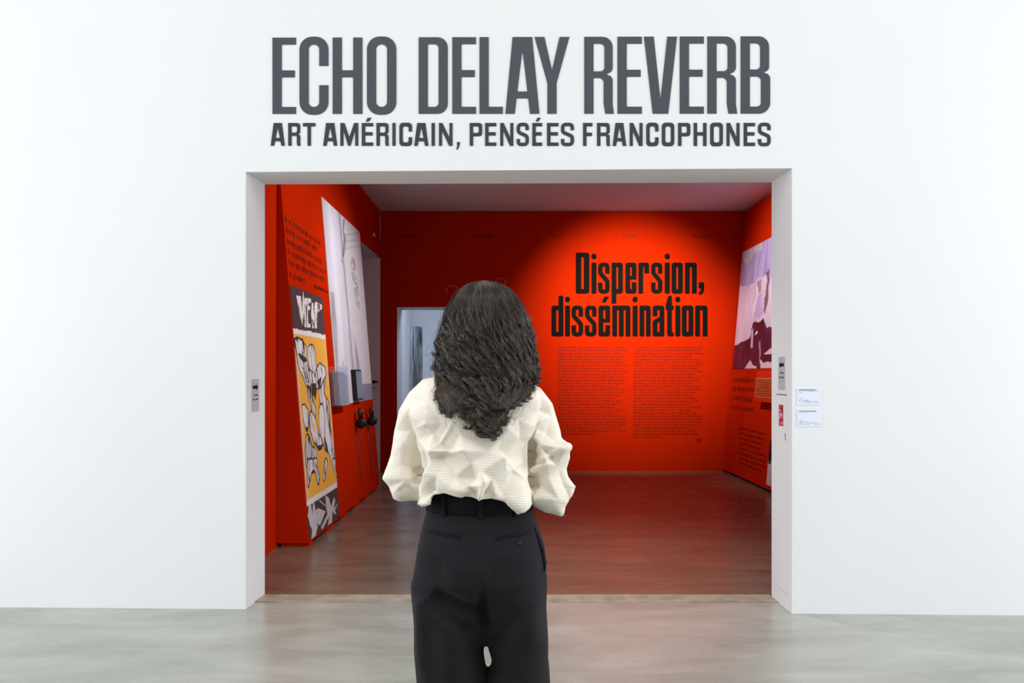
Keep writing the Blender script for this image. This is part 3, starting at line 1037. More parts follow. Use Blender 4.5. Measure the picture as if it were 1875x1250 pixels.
def paint_spines(U, V):
    out = np.empty(U.shape + (3,))
    a, b_ = (U - MY0) / (MY1 - MY0), (V - MZ0) / (MZ1 - MZ0)
    base = .78 + .22 * fbm(a * 9, b_ * 1.2, 40, 3) - .12 * np.exp(-(a / .10) ** 2) - .16 * np.exp(-((a - .60) / .045) ** 2) + .04 * b_
    base -= .20 * np.exp(-((a - .46 + .05 * b_) / .022) ** 2)
    base -= .42 * np.exp(-((a - .66 + .06 * np.abs(b_ - .8)) / .022) ** 2) * (b_ > .42)
    base -= .18 * np.exp(-((a - .56 - .05 * (1 - b_)) / .012) ** 2)
    base = np.clip(base, 0.1, .97)
    g = base ** 2.2
    out[..., 0], out[..., 1], out[..., 2] = g * .95, g * .95, g * 1.06
    page = inside(K8([(815, 372), (860, 362), (985, 470), (1045, 1320), (1290, 2600), (1085, 2600), (850, 1300), (820, 700), (800, 520)]), U, V)
    out[page] = (np.array([.84, .84, .87]) * (1 - .10 * fbm(U[page] * 5, V[page] * 14, 50)[:, None]))
    for y in (545, 620, 700):
        ln = inside(K8([(815, y + 8), (985, y - 18), (985, y + 2), (815, y + 30)]), U, V)
        out[ln] *= .80
    seal = inside(K8([(905, 812), (930, 850), (945, 930), (930, 975), (900, 970), (882, 900), (885, 840)]), U, V)
    h = fbm(U * 34, V * 26, 60)
    out[seal & (h > .45)] *= .45
    tail = inside(K8([(885, 985), (925, 990), (960, 1090), (978, 1300), (985, 1420), (950, 1380), (925, 1200), (900, 1080)]), U, V)
    out[tail & (h > .5)] *= .5
    blob = inside(K8([(648, 1205), (690, 1225), (700, 1330), (720, 1560), (740, 2080), (720, 2080), (660, 1500)]), U, V)
    out[blob] *= .34 + .5 * fbm(U[blob] * 8, V[blob] * 5, 70)[:, None]
    for pl, k_ in (([(795, 385), (816, 374), (802, 520), (832, 600), (812, 790), (782, 840), (800, 600), (788, 500)], .45), ([(770, 820), (800, 900), (775, 870)], .5)):
        m_ = inside(K8(pl), U, V)
        out[m_] *= k_
    for pl, k_ in (([(355, 180), (375, 150), (380, 420), (372, 520), (362, 420)], .5), ([(400, 120), (415, 60), (420, 480), (405, 560), (392, 400)], .62), ([(290, 300), (330, 260), (350, 560), (330, 640), (300, 500)], .6), ([(430, -300), (455, -300), (520, 250), (500, 330), (470, 200)], .7)):
        m_ = inside(K7(pl), U, V) & ~page
        out[m_] *= k_ + .35 * fbm(U[m_] * 9, V[m_] * 3, 77)[:, None]
    strip = (V < MZ0 + .19) & (U > 9.15)
    out[strip] = lin((150, 146, 166))
    return out


print_panel('photo_mural', left_pt, MY0, MY1, MZ0, MZ1, 220, 260, paint_spines, .006, M['print'],
            label='large grey photographic print of worn book spines on the left display wall', category='print')

# --- painterly mural on the right
RY0, RY1, RZ0, RZ1 = 8.9, 11.575, 1.455, 3.10
E3 = lambda L_: [on_right(1310 + .256 * x, 380 + .256 * y) for x, y in L_]


def paint_abstract(U, V):
    out = np.empty(U.shape + (3,))
    a, b_ = (RY1 - U) / (RY1 - RY0), (V - RZ0) / (RZ1 - RZ0)
    st = fbm(a * 26, b_ * 4, 80)
    st2 = fbm(a * 9, b_ * 6, 90)
    pale, lav, pur, bur, wh = lin((216, 200, 216)), lin((182, 172, 210)), lin((148, 132, 184)), lin((74, 26, 48)), lin((240, 236, 244))
    out[:] = pale
    out += ((st - .5) * .35)[..., None] * np.array([1, .9, .9])
    top = b_ > .70 + .12 * (st2 - .5)
    mixv = np.clip((st - .35) * 2.4, 0, 1)[..., None]
    tt = lav * (1 - mixv) + pur * mixv
    out[top] = tt[top]
    ed = (b_ > .93 + .2 * (st2 - .5)) & (a < .35)
    out[ed] = lin((200, 196, 208))
    jx, jy = (fbm(U * 5, V * 9, 91) - .5) * .22, (fbm(U * 6, V * 7, 92) - .5) * .10

    def patch(poly, c, k=1.0, warp=1.0):
        m_ = inside(E3(poly), U + jx * warp, V + jy * warp)
        if not isinstance(c, np.ndarray) or c.ndim == 1:
            out[m_] = out[m_] * (1 - k) + c * k
        else:
            out[m_] = c[m_]

    patch([(362, 600), (372, 470), (392, 450), (388, 600), (362, 765), (344, 745)], lin((104, 58, 84)), .85)
    patch([(305, 520), (336, 508), (328, 600), (308, 614)], lin((168, 120, 132)), .8)
    patch([(282, 640), (330, 625), (345, 760), (300, 800), (270, 760)], lin((184, 172, 214)), .8)
    patch([(296, 560), (306, 560), (290, 740), (268, 800), (276, 700)], lin((240, 236, 244)), .9)
    mixd = np.clip((st2 - .38) * 2.2, 0, 1)[..., None]
    dk = lin((70, 24, 40)) * (1 - mixd) + lin((98, 46, 76)) * mixd
    patch([(100, 1010), (180, 962), (250, 930), (274, 822), (322, 815), (345, 795), (375, 858), (470, 850), (470, 1200), (90, 1200)], dk, 1, .5)
    patch([(205, 1160), (254, 1085), (270, 1128), (300, 1145), (300, 1160)], lin((222, 204, 212)), .95, .4)
    patch([(318, 1075), (345, 1110), (405, 1100), (430, 1160), (330, 1150)], lin((222, 204, 212)), .95, .4)
    patch([(352, 1050), (405, 1000), (405, 1050)], lin((222, 204, 212)), .95, .4)
    patch([(262, 880), (276, 860), (268, 1000), (252, 1010)], lin((206, 196, 220)), .9, .3)
    patch([(312, 960), (326, 950), (330, 1060), (318, 1080)], lin((168, 140, 172)), .8, .3)
    patch([(282, 905), (302, 880), (304, 895), (290, 910)], lin((240, 236, 244)), .95, .2)
    return np.clip(out, .005, .95)


print_panel('painted_mural', lambda u, v, d: right_pt(u, v, d), RY1, RY0, RZ0, RZ1, 260, 180, paint_abstract, .006, M['print'],
            label='large white and purple abstract print on the right display wall', category='print')


def paint_lower(U, V):
    out = np.empty(U.shape + (3,))
    out[:] = lin((30, 26, 30))
    h = fbm(U * 5, V * 4, 120)
    out[h > .52] = lin((214, 206, 206))
    return out


yL, zL = on_right(1405.5, 866)
print_panel('floor_poster', lambda u, v, d: right_pt(u, v, d), yL, yL - .95, .08, .60, 60, 40, paint_lower, .006, M['print'],
            label='black and white print low on the right display wall by the jamb', category='poster')

# ------------------------------------------------------------------ things on the left display wall
Y_, Z_ = on_left(620, 710)
def slab_on_left(name, Y0, Y1, Z0, Z1, l0, l1):
    vs = [left_pt(Y, Z, l) for l in (l0, l1) for (Y, Z) in ((Y0, Z0), (Y1, Z0), (Y1, Z1), (Y0, Z1))]
    return mesh(name, vs, [(0, 3, 2, 1), (4, 5, 6, 7), (0, 1, 5, 4), (1, 2, 6, 5), (2, 3, 7, 6), (3, 0, 4, 7)])


# clear box of leaflets
bY0, bY1 = on_left(603, 710)[0] + .02, on_left(622, 710)[0] + .05
bZ1, bZ0 = on_left(613, 672)[1], on_left(616, 743)[1]
holder = empty('leaflet_holder', left_pt((bY0 + bY1) / 2, bZ0, 0), 'clear acrylic leaflet holder on the left display wall beside the yellow poster', 'holder')
t = .005
D_ = .085
mb = MB()
for a in ((bY0, bY1, bZ0, bZ1, D_ - t, D_), (bY0, bY0 + t, bZ0, bZ1, .008, D_ - t), (bY1 - t, bY1, bZ0, bZ1, .008, D_ - t), (bY0 + t, bY1 - t, bZ0, bZ0 + t, .008, D_ - t)):
    m_ = slab_on_left('x', *a)
    mb.add([v.co for v in m_.vertices], [tuple(p.vertices) for p in m_.polygons])
child('clear_case', mb.mesh('clear_case'), M['acrylic'], holder)
for i in range(4):
    l0 = .028 + i * .011
    child('leaflet', slab_on_left('leaflet', bY0 + .03, bY1 - .012, bZ0 + .012, bZ1 - .05 - .012 * i, l0, l0 + .009), M['leaflet'], holder)

# black tablet
tY0, tY1 = on_left(643, 705)[0], on_left(654.5, 705)[0]
tZ1, tZ0 = on_left(646, 677)[1], on_left(650, 733)[1]
tab = empty('tablet_screen', left_pt((tY0 + tY1) / 2, tZ0, 0), 'black framed upright tablet screen on the left display wall above the headphones', 'screen')
child('frame', finish(slab_on_left('frame', tY0, tY1, tZ0, tZ1, .006, .055), bevel=.004), M['black_plastic'], tab)
child('display', slab_on_left('display', tY0 + .018, tY1 - .018, tZ0 + .02, tZ1 - .02, .055, .058), M['screen'], tab)

# two headphones on hooks
def headphones(px, py, side):
    Yc, Zc = on_left(px, py)
    root = empty('headphones', left_pt(Yc, Zc - .1, .05), 'black headphones hanging at %s on the left display wall' % side, 'headphones', 'headphones hanging on the left display wall')
    P = lambda du, dz, l: left_pt(Yc + du, Zc + dz, l)
    band = [P(.048 * math.cos(g), .085 * math.sin(g) + .015, .062) for g in np.linspace(math.pi * -.05, math.pi * 1.05, 15)]
    child('headband', MB().tube(band, [.012] * 2 + [.018] * 11 + [.012] * 2, 8).mesh('headband', True), M['black_plastic'], root)
    for s_ in (-1, 1):
        c = P(s_ * .042, -.045, .062)
        mb = MB()
        n = 16
        rings = [(-.020, .034), (-.016, .048), (.012, .053), (.020, .040)]
        ax = Vector((0, s_, 0))
        vs, fs = [], []
        for (h, r_) in rings:
            for k in range(n):
                g = 2 * math.pi * k / n
                vs.append(c + ax * h + Vector((math.cos(g), 0, math.sin(g) * s_)) * r_)
        for i in range(len(rings) - 1):
            for k in range(n):
                fs.append((i * n + k, (i + 1) * n + k, (i + 1) * n + (k + 1) % n, i * n + (k + 1) % n))
        fs.append(tuple(range(n)))
        fs.append(tuple((len(rings) - 1) * n + k for k in range(n))[::-1])
        mb.add(vs, fs)
        child('ear_cup', mb.mesh('ear_cup', True), M['black_plastic'], root)
    cord = [P(.055, -.085, .05), P(.06, -.25, .03), P(.055, -.5, .022), P(.035, -.66, .03), P(.0, -.70, .03), P(-.03, -.62, .025), P(-.035, -.4, .012), P(-.03, -.1, .012)]
    child('cord', MB().tube(cord, .004, 6).mesh('cord', True), M['cable'], root)
    hk = [P(0, .082, .0), P(0, .078, .085), P(0, .10, .09)]
    child('hook', MB().tube(hk, .006, 8).mesh('hook', True), M['metal'], root)


headphones(650, 768, 'left')
headphones(671, 764, 'right')

# wall sensor near the back, left
Yq = F * -LWX / -(682 - VPX)
p = Vector((LWX, Yq, EYE + (685 - 432) / F * Yq))
sen = empty('wall_sensor', p, 'small white sensor high on the red left wall above the side opening', 'sensor')
child('housing', finish(MB().box((p.x + .001, p.y - .03, p.z - .02), (p.x + .035, p.y + .03, p.z + .04)).mesh('housing'), bevel=.012), M['white_plastic'], sen)
child('lens', MB().ball((p.x + .02, p.y - .012, p.z - .022), .013, 12).mesh('lens', True), M['black_plastic'], sen)

# black lever handle on the white end wall
p = on_back(686, 699)
lev = empty('door_lever', p, 'black lever and lock on the white end wall in the left opening', 'handle')
child('lever', finish(MB().box((p.x - .03, BACK - .05, p.z - .01), (p.x + .05, BACK - .03, p.z + .012)).mesh('lever'), bevel=.003), M['black_plastic'], lev)
child('rose', MB().box((p.x - .03, BACK - .031, p.z - .02), (p.x + .01, BACK - .001, p.z + .022)).mesh('rose'), M['black_plastic'], lev)
child('lock', MB().box((p.x - .025, BACK - .012, p.z - .10), (p.x + .01, BACK - .001, p.z - .075)).mesh('lock'), M['metal'], lev)

# picture in the room beyond
gx = -1.95
def far_pt(px, py, X):
    Y = X * F / (px - VPX)
    return Y, EYE + (VPY - py) / F * Y
fY0, fZ1 = 13.9, EYE + (685 - 597) / F * 13.9


def paint_far(U, V):
    out = np.empty(U.shape + (3,))
    h = fbm(U * 7, V * 4, 130)
    g = np.clip(.02 + (h - .3) * .55, .015, .3) + .25 * (U < .12)
    out[:] = g[..., None] * np.array([.95, 1, 1.02])
    return out


art = empty('framed_picture', (-1.47, 14.1, fZ1 - 1.9), 'tall mottled grey picture hanging in the white room beyond the doorway', 'picture')
ax0, ax1 = Vector((-1.76, 14.15, 0)), Vector((-1.50, 13.55, 0))
# hung on a short partition standing obliquely in that room
def art_pt(u, v, d):
    a_ = Vector((-1.65, 13.30, 0))
    e = Vector((-1.51, 13.72, 0)) - a_
    nrm = Vector((e.y, -e.x, 0)).normalized()
    return a_ + e * u + nrm * d + Vector((0, 0, v))


print_panel('canvas', art_pt, 0, 1, .45, 2.17, 40, 90, paint_far, .012, M['print'], art)
mb = MB()
fr_ = .0
vs = [art_pt(u, v, d) for d in (-.03, -.001) for (u, v) in ((-.0, 0), (1.0, 0), (1.0, 2.17), (0, 2.17))]
child('backing_board', mesh('backing_board', vs, [(0, 3, 2, 1), (4, 5, 6, 7), (0, 1, 5, 4), (1, 2, 6, 5), (2, 3, 7, 6), (3, 0, 4, 7)]), M['white_plastic'], art)

# box with a tan board on the right display wall
Ya, Yb = 10.14, 9.2
_, zt = on_right(1384, 681)
_, zm = on_right(1382, 692)
_, zb = on_right(1382, 727)
case = empty('display_box', right_pt((Ya + Yb) / 2, zb, 0), 'red box with a tan front board on the right display wall under the abstract print', 'box')
def slab_r(name, Y0, Y1, Z0, Z1, l0, l1):
    vs = [right_pt(Y, Z, l) for l in (l0, l1) for (Y, Z) in ((Y0, Z0), (Y1, Z0), (Y1, Z1), (Y0, Z1))]
    return mesh(name, vs, [(0, 1, 2, 3), (4, 7, 6, 5), (0, 4, 5, 1), (1, 5, 6, 2), (2, 6, 7, 3), (3, 7, 4, 0)])
child('housing', finish(slab_r('housing', Yb, Ya, zb - .05, zt, .002, .09), bevel=.005), M['red_box'], case)
child('front_board', slab_r('front_board', Yb + .03, Ya - .02, zb, zm, .09, .096), M['tan'], case)
child('board_text', greek([(-Ya + .06, -Yb - .1 - random.random() * .2, zm - .04 - k * .026, .012) for k in range(8)], lambda x, y, d: right_pt(-x, y, d + .0962), .016).mesh('board_text'), M['text_vinyl'], case, kind='stuff')

# ------------------------------------------------------------------ signs on the jambs and labels on the white wall
def jamb_l(Yv, Z, d):
    f_ = (Yv - front_y(XL)) / (inner_y(XLB) - front_y(XL))
    return Vector((XL + (XLB - XL) * f_ + d, Yv, Z))


def jamb_r(Yv, Z, d):
    f_ = (Yv - front_y(XR)) / (inner_y(XRB) - front_y(XR))
    return Vector((XR + (XRB - XR) * f_ - d, Yv, Z))


def jamb_yz(px, py, X):
    Y = X * F / (px - VPX)
    return Y, EYE + (VPY - py) / F * Y


def rect(U, V, x0, x1, y0, y1):
    return (U >= x0) & (U <= x1) & (V >= y0) & (V <= y1)


def paint_sign(right):
    def f(A, B_):
        out = np.empty(A.shape + (3,))
        out[:] = lin((186, 188, 194))
        x = A if right else 1 - A
        dark = lin((28, 16, 22))
        out[rect(x, B_, .12, .66, .70, .80)] = dark
        out[(x >= .60) & (x <= .92) & (np.abs(B_ - .75) < .105 * (1 - (x - .60) / .32))] = dark
        h = fbm(A * 14, B_ * 40, 140)
        for y in (.475, .345):
            out[rect(A, B_, .12, .88, y, y + .055) & (h > .42)] = lin((70, 66, 72))
        out[rect(A, B_, .08, .16, .17, .24)] = lin((140, 142, 152))
        return out
    return f


def card(name, pt, ua, ub, va, vb, nu, nv, pf, label, cat, thick=.003, m='card'):
    def paint(U, V):
        return pf((U - ua) / (ub - ua), (V - va) / (vb - va))
    return print_panel(name, pt, ua, ub, va, vb, nu, nv, paint, thick, M[m], label=label, category=cat)


ya, za = jamb_yz(461, 694, -1.558)
yb, zb_ = jamb_yz(473, 753, -1.556)
zA, zB = jamb_yz(467, 694, -1.557)[1], jamb_yz(467, 753, -1.557)[1]
card('direction_sign', jamb_l, ya, yb, zB, zA, 40, 90, paint_sign(True), 'grey sign with a right-pointing arrow on the left jamb', 'sign')
ya, yb = jamb_yz(1437.5, 680, 1.614)[0], jamb_yz(1426, 680, 1.613)[0]
zA, zB = jamb_yz(1432, 653, 1.6135)[1], jamb_yz(1432, 713, 1.6135)[1]
card('direction_sign', jamb_r, yb, ya, zB, zA, 40, 90, paint_sign(False), 'grey sign with a left-pointing arrow on the right jamb', 'sign')


def paint_red(A, B_):
    out = np.empty(A.shape + (3,))
    out[:] = lin((176, 34, 62))
    h = fbm(A * 7, B_ * 16, 150)
    out[rect(A, B_, .12, .88, .06, .94) & (h > .54)] = lin((232, 214, 220))
    out[rect(A, B_, .55, .9, .70, .96)] = lin((176, 34, 62))
    return out


ya, yb = jamb_yz(1435.5, 760, 1.614)[0], jamb_yz(1428, 760, 1.613)[0]
zA, zB = jamb_yz(1432, 741, 1.6135)[1], jamb_yz(1432, 779, 1.6135)[1]
card('safety_sticker', jamb_r, yb, ya, zB, zA, 24, 60, paint_red, 'small red and white safety sticker on the right jamb', 'sticker', .0065)
# flush access panel on the right jamb under the arrow sign
ya, yb = jamb_yz(1441.5, 722, 1.614)[0], jamb_yz(1423, 722, 1.613)[0]
zA = jamb_yz(1432, 722, 1.6135)[1]
me = mesh('access_panel', [jamb_r(y, z, d) for d in (.0006, .004) for (y, z) in ((yb, .10), (ya, .10), (ya, zA), (yb, zA))], [(0, 1, 2, 3), (4, 7, 6, 5), (0, 4, 5, 1), (1, 5, 6, 2), (2, 6, 7, 3), (3, 7, 4, 0)])
ap = empty('access_panel', jamb_r((ya + yb) / 2, .10, 0), 'tall flush white access panel on the right jamb', 'panel')
child('panel', me, M['white_paint'], ap)
me = mesh('joint', [jamb_r(y, z, .0043) for (y, z) in ((yb, zA - .004), (ya, zA - .004), (ya, zA + .003), (yb, zA + .003))], [(0, 1, 2, 3)])
child('joint', me, mat('joint_shadow_gap', srgb(120, 120, 124), .8), ap)
yk, zk = jamb_yz(1439.5, 800, 1.614)
me = mesh('keyhole', [jamb_r(yk + a, zk + b2, .0046) for (a, b2) in ((-.006, -.022), (.006, -.016), (.012, .02), (0, .022))], [(0, 1, 2, 3)])
child('keyhole', me, M['metal'], ap)


def paint_label(n_sub):
    def f(A, B_):
        out = np.empty(A.shape + (3,))
        out[:] = lin((230, 233, 246))
        h = fbm(A * 40, B_ * 22, 160 + n_sub)
        out[rect(A, B_, .07, .78, .885, .945) & (h > .30)] = lin((92, 94, 120))
        rows = [(.80, .86, .86)] if n_sub == 1 else [(.80, .45, .86)]
        if n_sub == 1:
            rows.append((.70, .22, .76))
        rows += [(.36, .24, .0), (.27, .45, .0), (.19, .80, .0), (.11, .93, .0)]
        for y, e, _ in rows:
            out[rect(A, B_, .07, e, y, y + .05) & (h > .42)] = lin((176, 180, 200))
        return out
    return f


wall_pt = lambda x, z, d: Vector((x, front_y(x) - d, z))
for k, (y0, y1) in enumerate(((711, 741), (750, 780.5))):
    a, b2 = on_front(1459, y1), on_front(1504.5, y0)
    card('wall_label', wall_pt, a.x, b2.x, a.z, b2.z, 90, 60, paint_label(k + 1),
         ('upper' if k == 0 else 'lower') + ' white text label on the hall wall right of the opening', 'label')

# ------------------------------------------------------------------ the woman seen from behind
PYD = 2.36                      # her distance
def W(px, py, dy=0.0):
    return Vector(((px - VPX) / F * PYD, PYD + dy, EYE + (VPY - py) / F * PYD))
K = PYD / F                     # metres per pixel at her distance
wx = lambda px: (px - VPX) * K
wz = lambda py: EYE + (VPY - py) * K
CX = wx(876)
person = empty('person', (CX, PYD, 0), 'woman with dark wavy hair, cream pleated blouse and black trousers, seen from behind', 'person')

# ---- body: one continuous surface
HC = Vector((wx(884), PYD + .02, 1.535))
mb = MB()
mb.loft([(HC.x, HC.y + .040, 1.418, .028, .030), (HC.x, HC.y + .035, 1.432, .045, .050), (HC.x, HC.y + .018, 1.460, .060, .078), (HC.x, HC.y + .005, 1.50, .070, .092),
         (HC.x, HC.y, 1.54, .075, .098), (HC.x, HC.y + .002, 1.57, .072, .090), (HC.x, HC.y + .008, 1.598, .056, .066), (HC.x, HC.y + .01, 1.616, .034, .038), (HC.x, HC.y + .01, 1.622, .012, .014)], 28)
mb.loft([(HC.x, HC.y - .02, 1.50, .05, .055), (HC.x, HC.y - .02, 1.43, .050, .055), (CX + .005, PYD - .002, 1.385, .056, .058), (CX, PYD, 1.355, .085, .055), (CX, PYD, 1.335, .115, .06)], 24)
mb.loft([(CX, PYD, 1.345, .105, .05), (CX, PYD, 1.31, .135, .07), (CX, PYD + .01, 1.24, .140, .095), (CX, PYD + .01, 1.15, .125, .09), (CX, PYD, 1.05, .118, .082), (CX, PYD - .012, .95, .145, .098), (CX + .004, PYD - .018, .86, .155, .105), (CX + .004, PYD - .012, .78, .15, .095)], 28)
# face
fy = HC.y + .098
mb.loft([(HC.x, fy - .004, 1.492, .015, .018), (HC.x, fy + .004, 1.503, .014, .017), (HC.x, fy - .004, 1.53, .008, .013), (HC.x, fy - .008, 1.55, .007, .012)], 12)
mb.ball((HC.x, fy - .016, 1.470), (.024, .016, .008), 12)
mb.ball((HC.x, fy - .017, 1.461), (.021, .015, .007), 12)
mb.ball((HC.x, fy - .026, 1.436), (.020, .02, .014), 12)
for s_ in (-1, 1):
    mb.ball((HC.x + s_ * .030, fy - .020, 1.552), (.022, .014, .006), 12)
    mb.ball((HC.x + s_ * .074, HC.y + .004, 1.52), (.010, .018, .030), 12)
# arms and hands
def limb(pts, rad, n=14):
    P = [Vector(p) for p in pts]
    mb.tube(P, rad, n)
    for p, r_ in zip(P, rad):
        mb.ball(p, r_ * .99, 12)


SL, EL = W(790, 738, .02), W(750, 868, .035)
SR, ER = W(966, 742, .025), W(1000, 872, .04)
WL, WR = Vector((wx(822), PYD + .215, wz(880))), Vector((wx(930), PYD + .215, wz(880)))
for (A_, B2, C_, sg) in ((SL, EL, WL, 1), (SR, ER, WR, -1)):
    limb([A_, A_.lerp(B2, .5), B2, B2.lerp(C_, .45), C_], [.032, .030, .030, .032, .025])
    d = (C_ - B2).normalized()
    d = (d + Vector((0, 0, .05))).normalized()
    side = Vector((0, 0, 1)).cross(d).normalized()      # across the palm when the palm faces down
    up = d.cross(side).normalized()
    if up.z < 0:
        up = -up
    # palm turned half inwards
    tilt = Matrix.Rotation(math.radians(-50 * sg), 3, d)
    side, up = tilt @ side, tilt @ up
    pc = C_ + d * .048
    lift = Vector((0, 0, .03 if sg > 0 else -.012)) + Vector((0, -.03 if sg > 0 else .0, 0))
    pal = [C_ + d * .01 , C_ + d * .045 + lift * .4, C_ + d * .085 + lift]
    for off in (-.024, -.008, .008, .024):
        mb.tube([pal[0] + side * off * .7, pal[1] + side * off, pal[2] + side * off], [.013, .0135, .012], 10)
        mb.ball(pal[2] + side * off, .0118, 10)
    for i, off in enumerate((-.027, -.009, .009, .027)):
        ln = (.066, .078, .073, .056)[i]
        k0 = pal[2] + side * off
        k1 = k0 + (d * .9 - up * .25).normalized() * ln * .45 + side * off * .15
        k2 = k1 + (d * .6 - up * .75).normalized() * ln * .32
        k3 = k2 + (d * .25 - up * .95).normalized() * ln * .25
        mb.tube([k0, k1, k2, k3], [.0095, .0088, .0082, .0070], 10)
        mb.ball(k3, .0068, 10)
    inner = side if side.dot(Vector((0, 0, 1))) > 0 else -side
    t0 = pal[0] + inner * .022 + d * .012
    t1_ = t0 + (inner * .7 + d * .7 - up * .2).normalized() * .036
    t2_ = t1_ + (d * .9 + inner * .15 - up * .3).normalized() * .030
    mb.tube([pal[0] + inner * .008, t0, t1_, t2_], [.014, .0125, .0105, .0085], 10)
    mb.ball(t2_, .0083, 10)
# legs and feet
HL, HR = wx(828), wx(945)
for hx in (HL, HR):
    limb([(hx * .6 + CX * .4, PYD - .01, .82), (hx, PYD - .01, .66), (hx, PYD + .005, .47), (hx, PYD - .01, .28), (hx, PYD - .015, .09)], [.085, .072, .052, .048, .034])
    mb.tube([(hx, PYD - .045, .035), (hx, PYD + .03, .045), (hx, PYD + .11, .028), (hx, PYD + .165, .022)], [.03, .034, .034, .016], 12)
body = child('body', finish(mb.mesh('body'), voxel=.0048, smooth=3), M['skin'], person)
for s_ in (-1, 1):
    e = child('eye', MB().ball((HC.x + s_ * .031, fy - .0175, 1.537), (.0135, .012, .0085), 14).mesh('eye', True), M['eye'], body)
    child('iris', MB().ball((HC.x + s_ * .031, fy - .0085, 1.537), (.006, .004, .006), 12).mesh('iris', True), M['iris'], body)
child('lips', MB().ball((HC.x, fy - .008, 1.4685), (.020, .0075, .0045), 14).ball((HC.x, fy - .009, 1.4605), (.017, .0075, .0050), 14).mesh('lips', True), M['lip'], body)

# ---- shoes
for hx in (HL, HR):
    mb = MB()
    mb.loft([(hx, PYD + .045, .012, .044, .135, 2.4), (hx, PYD + .045, .03, .046, .137, 2.4), (hx, PYD + .035, .055, .042, .12, 2.2), (hx, PYD + .005, .085, .036, .08), (hx, PYD - .03, .10, .034, .05)], 24)
    sh = child('shoe', finish(mb.mesh('shoe'), voxel=.006, smooth=4), M['shoe'], person)
    child('sole', MB().loft([(hx, PYD + .045, 0, .044, .134, 2.4), (hx, PYD + .045, .0125, .046, .137, 2.4)], 28).mesh('sole'), M['sole'], sh)


# ---- trousers
def rows_loft(rows, n=40):
    return [(wx((l + r_) / 2), PYD + cy, EYE + (VPY - py) / F * (PYD - .11), (r_ - l) / 2 * K, ry, ex) for (py, l, r_, cy, ry, ex) in rows]


wzb = lambda py: EYE + (VPY - py) / F * (PYD - .11)


mb = MB()
mb.loft(rows_loft([(1196, 800, 970, .005, .085, 2.0), (1165, 775, 988, -.002, .108, 2.1), (1132, 762, 996, -.010, .126, 2.2), (1069, 760, 1001, -.024, .147, 2.2), (1013, 767, 997, -.022, .142, 2.2), (972, 774.5, 985, -.012, .130, 2.1), (940, 783, 974, -.004, .115, 2.1), (916, 790, 969, 0, .108, 2.1)]), 48)
for (rws) in ([(1075, 757, 884, -.028, .112, 2.0), (1130, 756, 886, -.016, .122, 2.0), (1200, 759, 885, -.010, .122, 2.05), (1225, 762, 886.5, -.008, .121, 2.05), (1255, 764, 890.5, -.006, .120, 2.1), (1330, 766, 889, -.004, .118, 2.2), (1430, 768, 888, -.002, .114, 2.2), (1538, 770, 886, .0, .110, 2.2)],
              [(1075, 886, 1002, -.028, .112, 2.0), (1130, 889, 1001, -.016, .122, 2.0), (1200, 892, 1002, -.010, .122, 2.05), (1225, 902, 1003, -.006, .120, 2.1), (1238, 901, 1005, -.006, .120, 2.1), (1256, 894, 1007, -.006, .120, 2.1), (1330, 895, 1010, -.004, .118, 2.2), (1430, 897, 1010, -.002, .114, 2.2), (1538, 899, 1008, .0, .110, 2.2)]):
    mb.loft(rows_loft(rws)[::-1], 40)
tm = finish(mb.mesh('trousers'), voxel=.006, smooth=7)


def seg_ridge(U, V, pts, wdt, amp, sharp=1.0):
    """smooth ridge along a polyline drawn in picture rows; tapers at its ends"""
    d = np.full(U.shape, 1e9)
    tt = np.zeros(U.shape)
    n = len(pts) - 1
    for i in range(n):
        (x1, y1), (x2, y2) = pts[i], pts[i + 1]
        ax, ay = x2 - x1, y2 - y1
        t = np.clip(((U - x1) * ax + (V - y1) * ay) / (ax * ax + ay * ay), 0, 1)
        dd = np.hypot(U - x1 - t * ax, V - y1 - t * ay)
        m_ = dd < d
        d[m_] = dd[m_]
        tt[m_] = (i + t[m_]) / n
    taper = np.sin(np.clip(tt, .0, 1) * math.pi) ** .5
    return amp * np.exp(-(d / wdt) ** (2 / sharp)) * taper


def to_px(co):
    Y = co[:, 1]
    return VPX + co[:, 0] * F / Y, VPY - (co[:, 2] - EYE) * F / Y


co, no = coords(tm), normals(tm)
U, V = VPX + co[:, 0] / K, VPY - (co[:, 2] - EYE) * F / (PYD - .11)
backf = np.clip(-no[:, 1] * 1.6 + .35, 0, 1)
disp = np.zeros(len(co))
disp += seg_ridge(U, V, [(884, 1040), (887, 1100), (890, 1205)], 9, -.012 * np.clip((V - 1040) / 90, 0, 1))
disp += seg_ridge(U, V, [(884, 1095), (893, 1160)], 26, -.012)
disp += seg_ridge(U, V, [(800, 1082), (840, 1098), (884, 1125)], 13, -.011)
disp += seg_ridge(U, V, [(780, 1092), (800, 1120), (850, 1140)], 14, .008)
disp += seg_ridge(U, V, [(790, 1098), (826, 1128), (878, 1165)], 11, -.008)
disp += seg_ridge(U, V, [(940, 1080), (960, 1120), (975, 1190)], 20, .007)
disp += seg_ridge(U, V, [(968, 1100), (930, 1150), (905, 1190)], 14, -.006)
disp += seg_ridge(U, V, [(830, 1130), (835, 1190), (840, 1260)], 22, .008)
disp += seg_ridge(U, V, [(782, 1090), (778, 1170), (786, 1260)], 12, .006)
disp += seg_ridge(U, V, [(800, 960), (845, 965), (900, 958)], 9, .003)
disp += seg_ridge(U, V, [(820, 1045), (860, 1040), (900, 1050)], 26, .005)
disp += (np.array([noise.noise(Vector(c * 9)) for c in co]) * .004)
disp *= backf * 2.3
fade = np.clip((V - 938) / 30, 0, 1)
co += no * (disp * fade)[:, None]
set_coords(tm, co)
tm.polygons.foreach_set('use_smooth', [True] * len(tm.polygons))
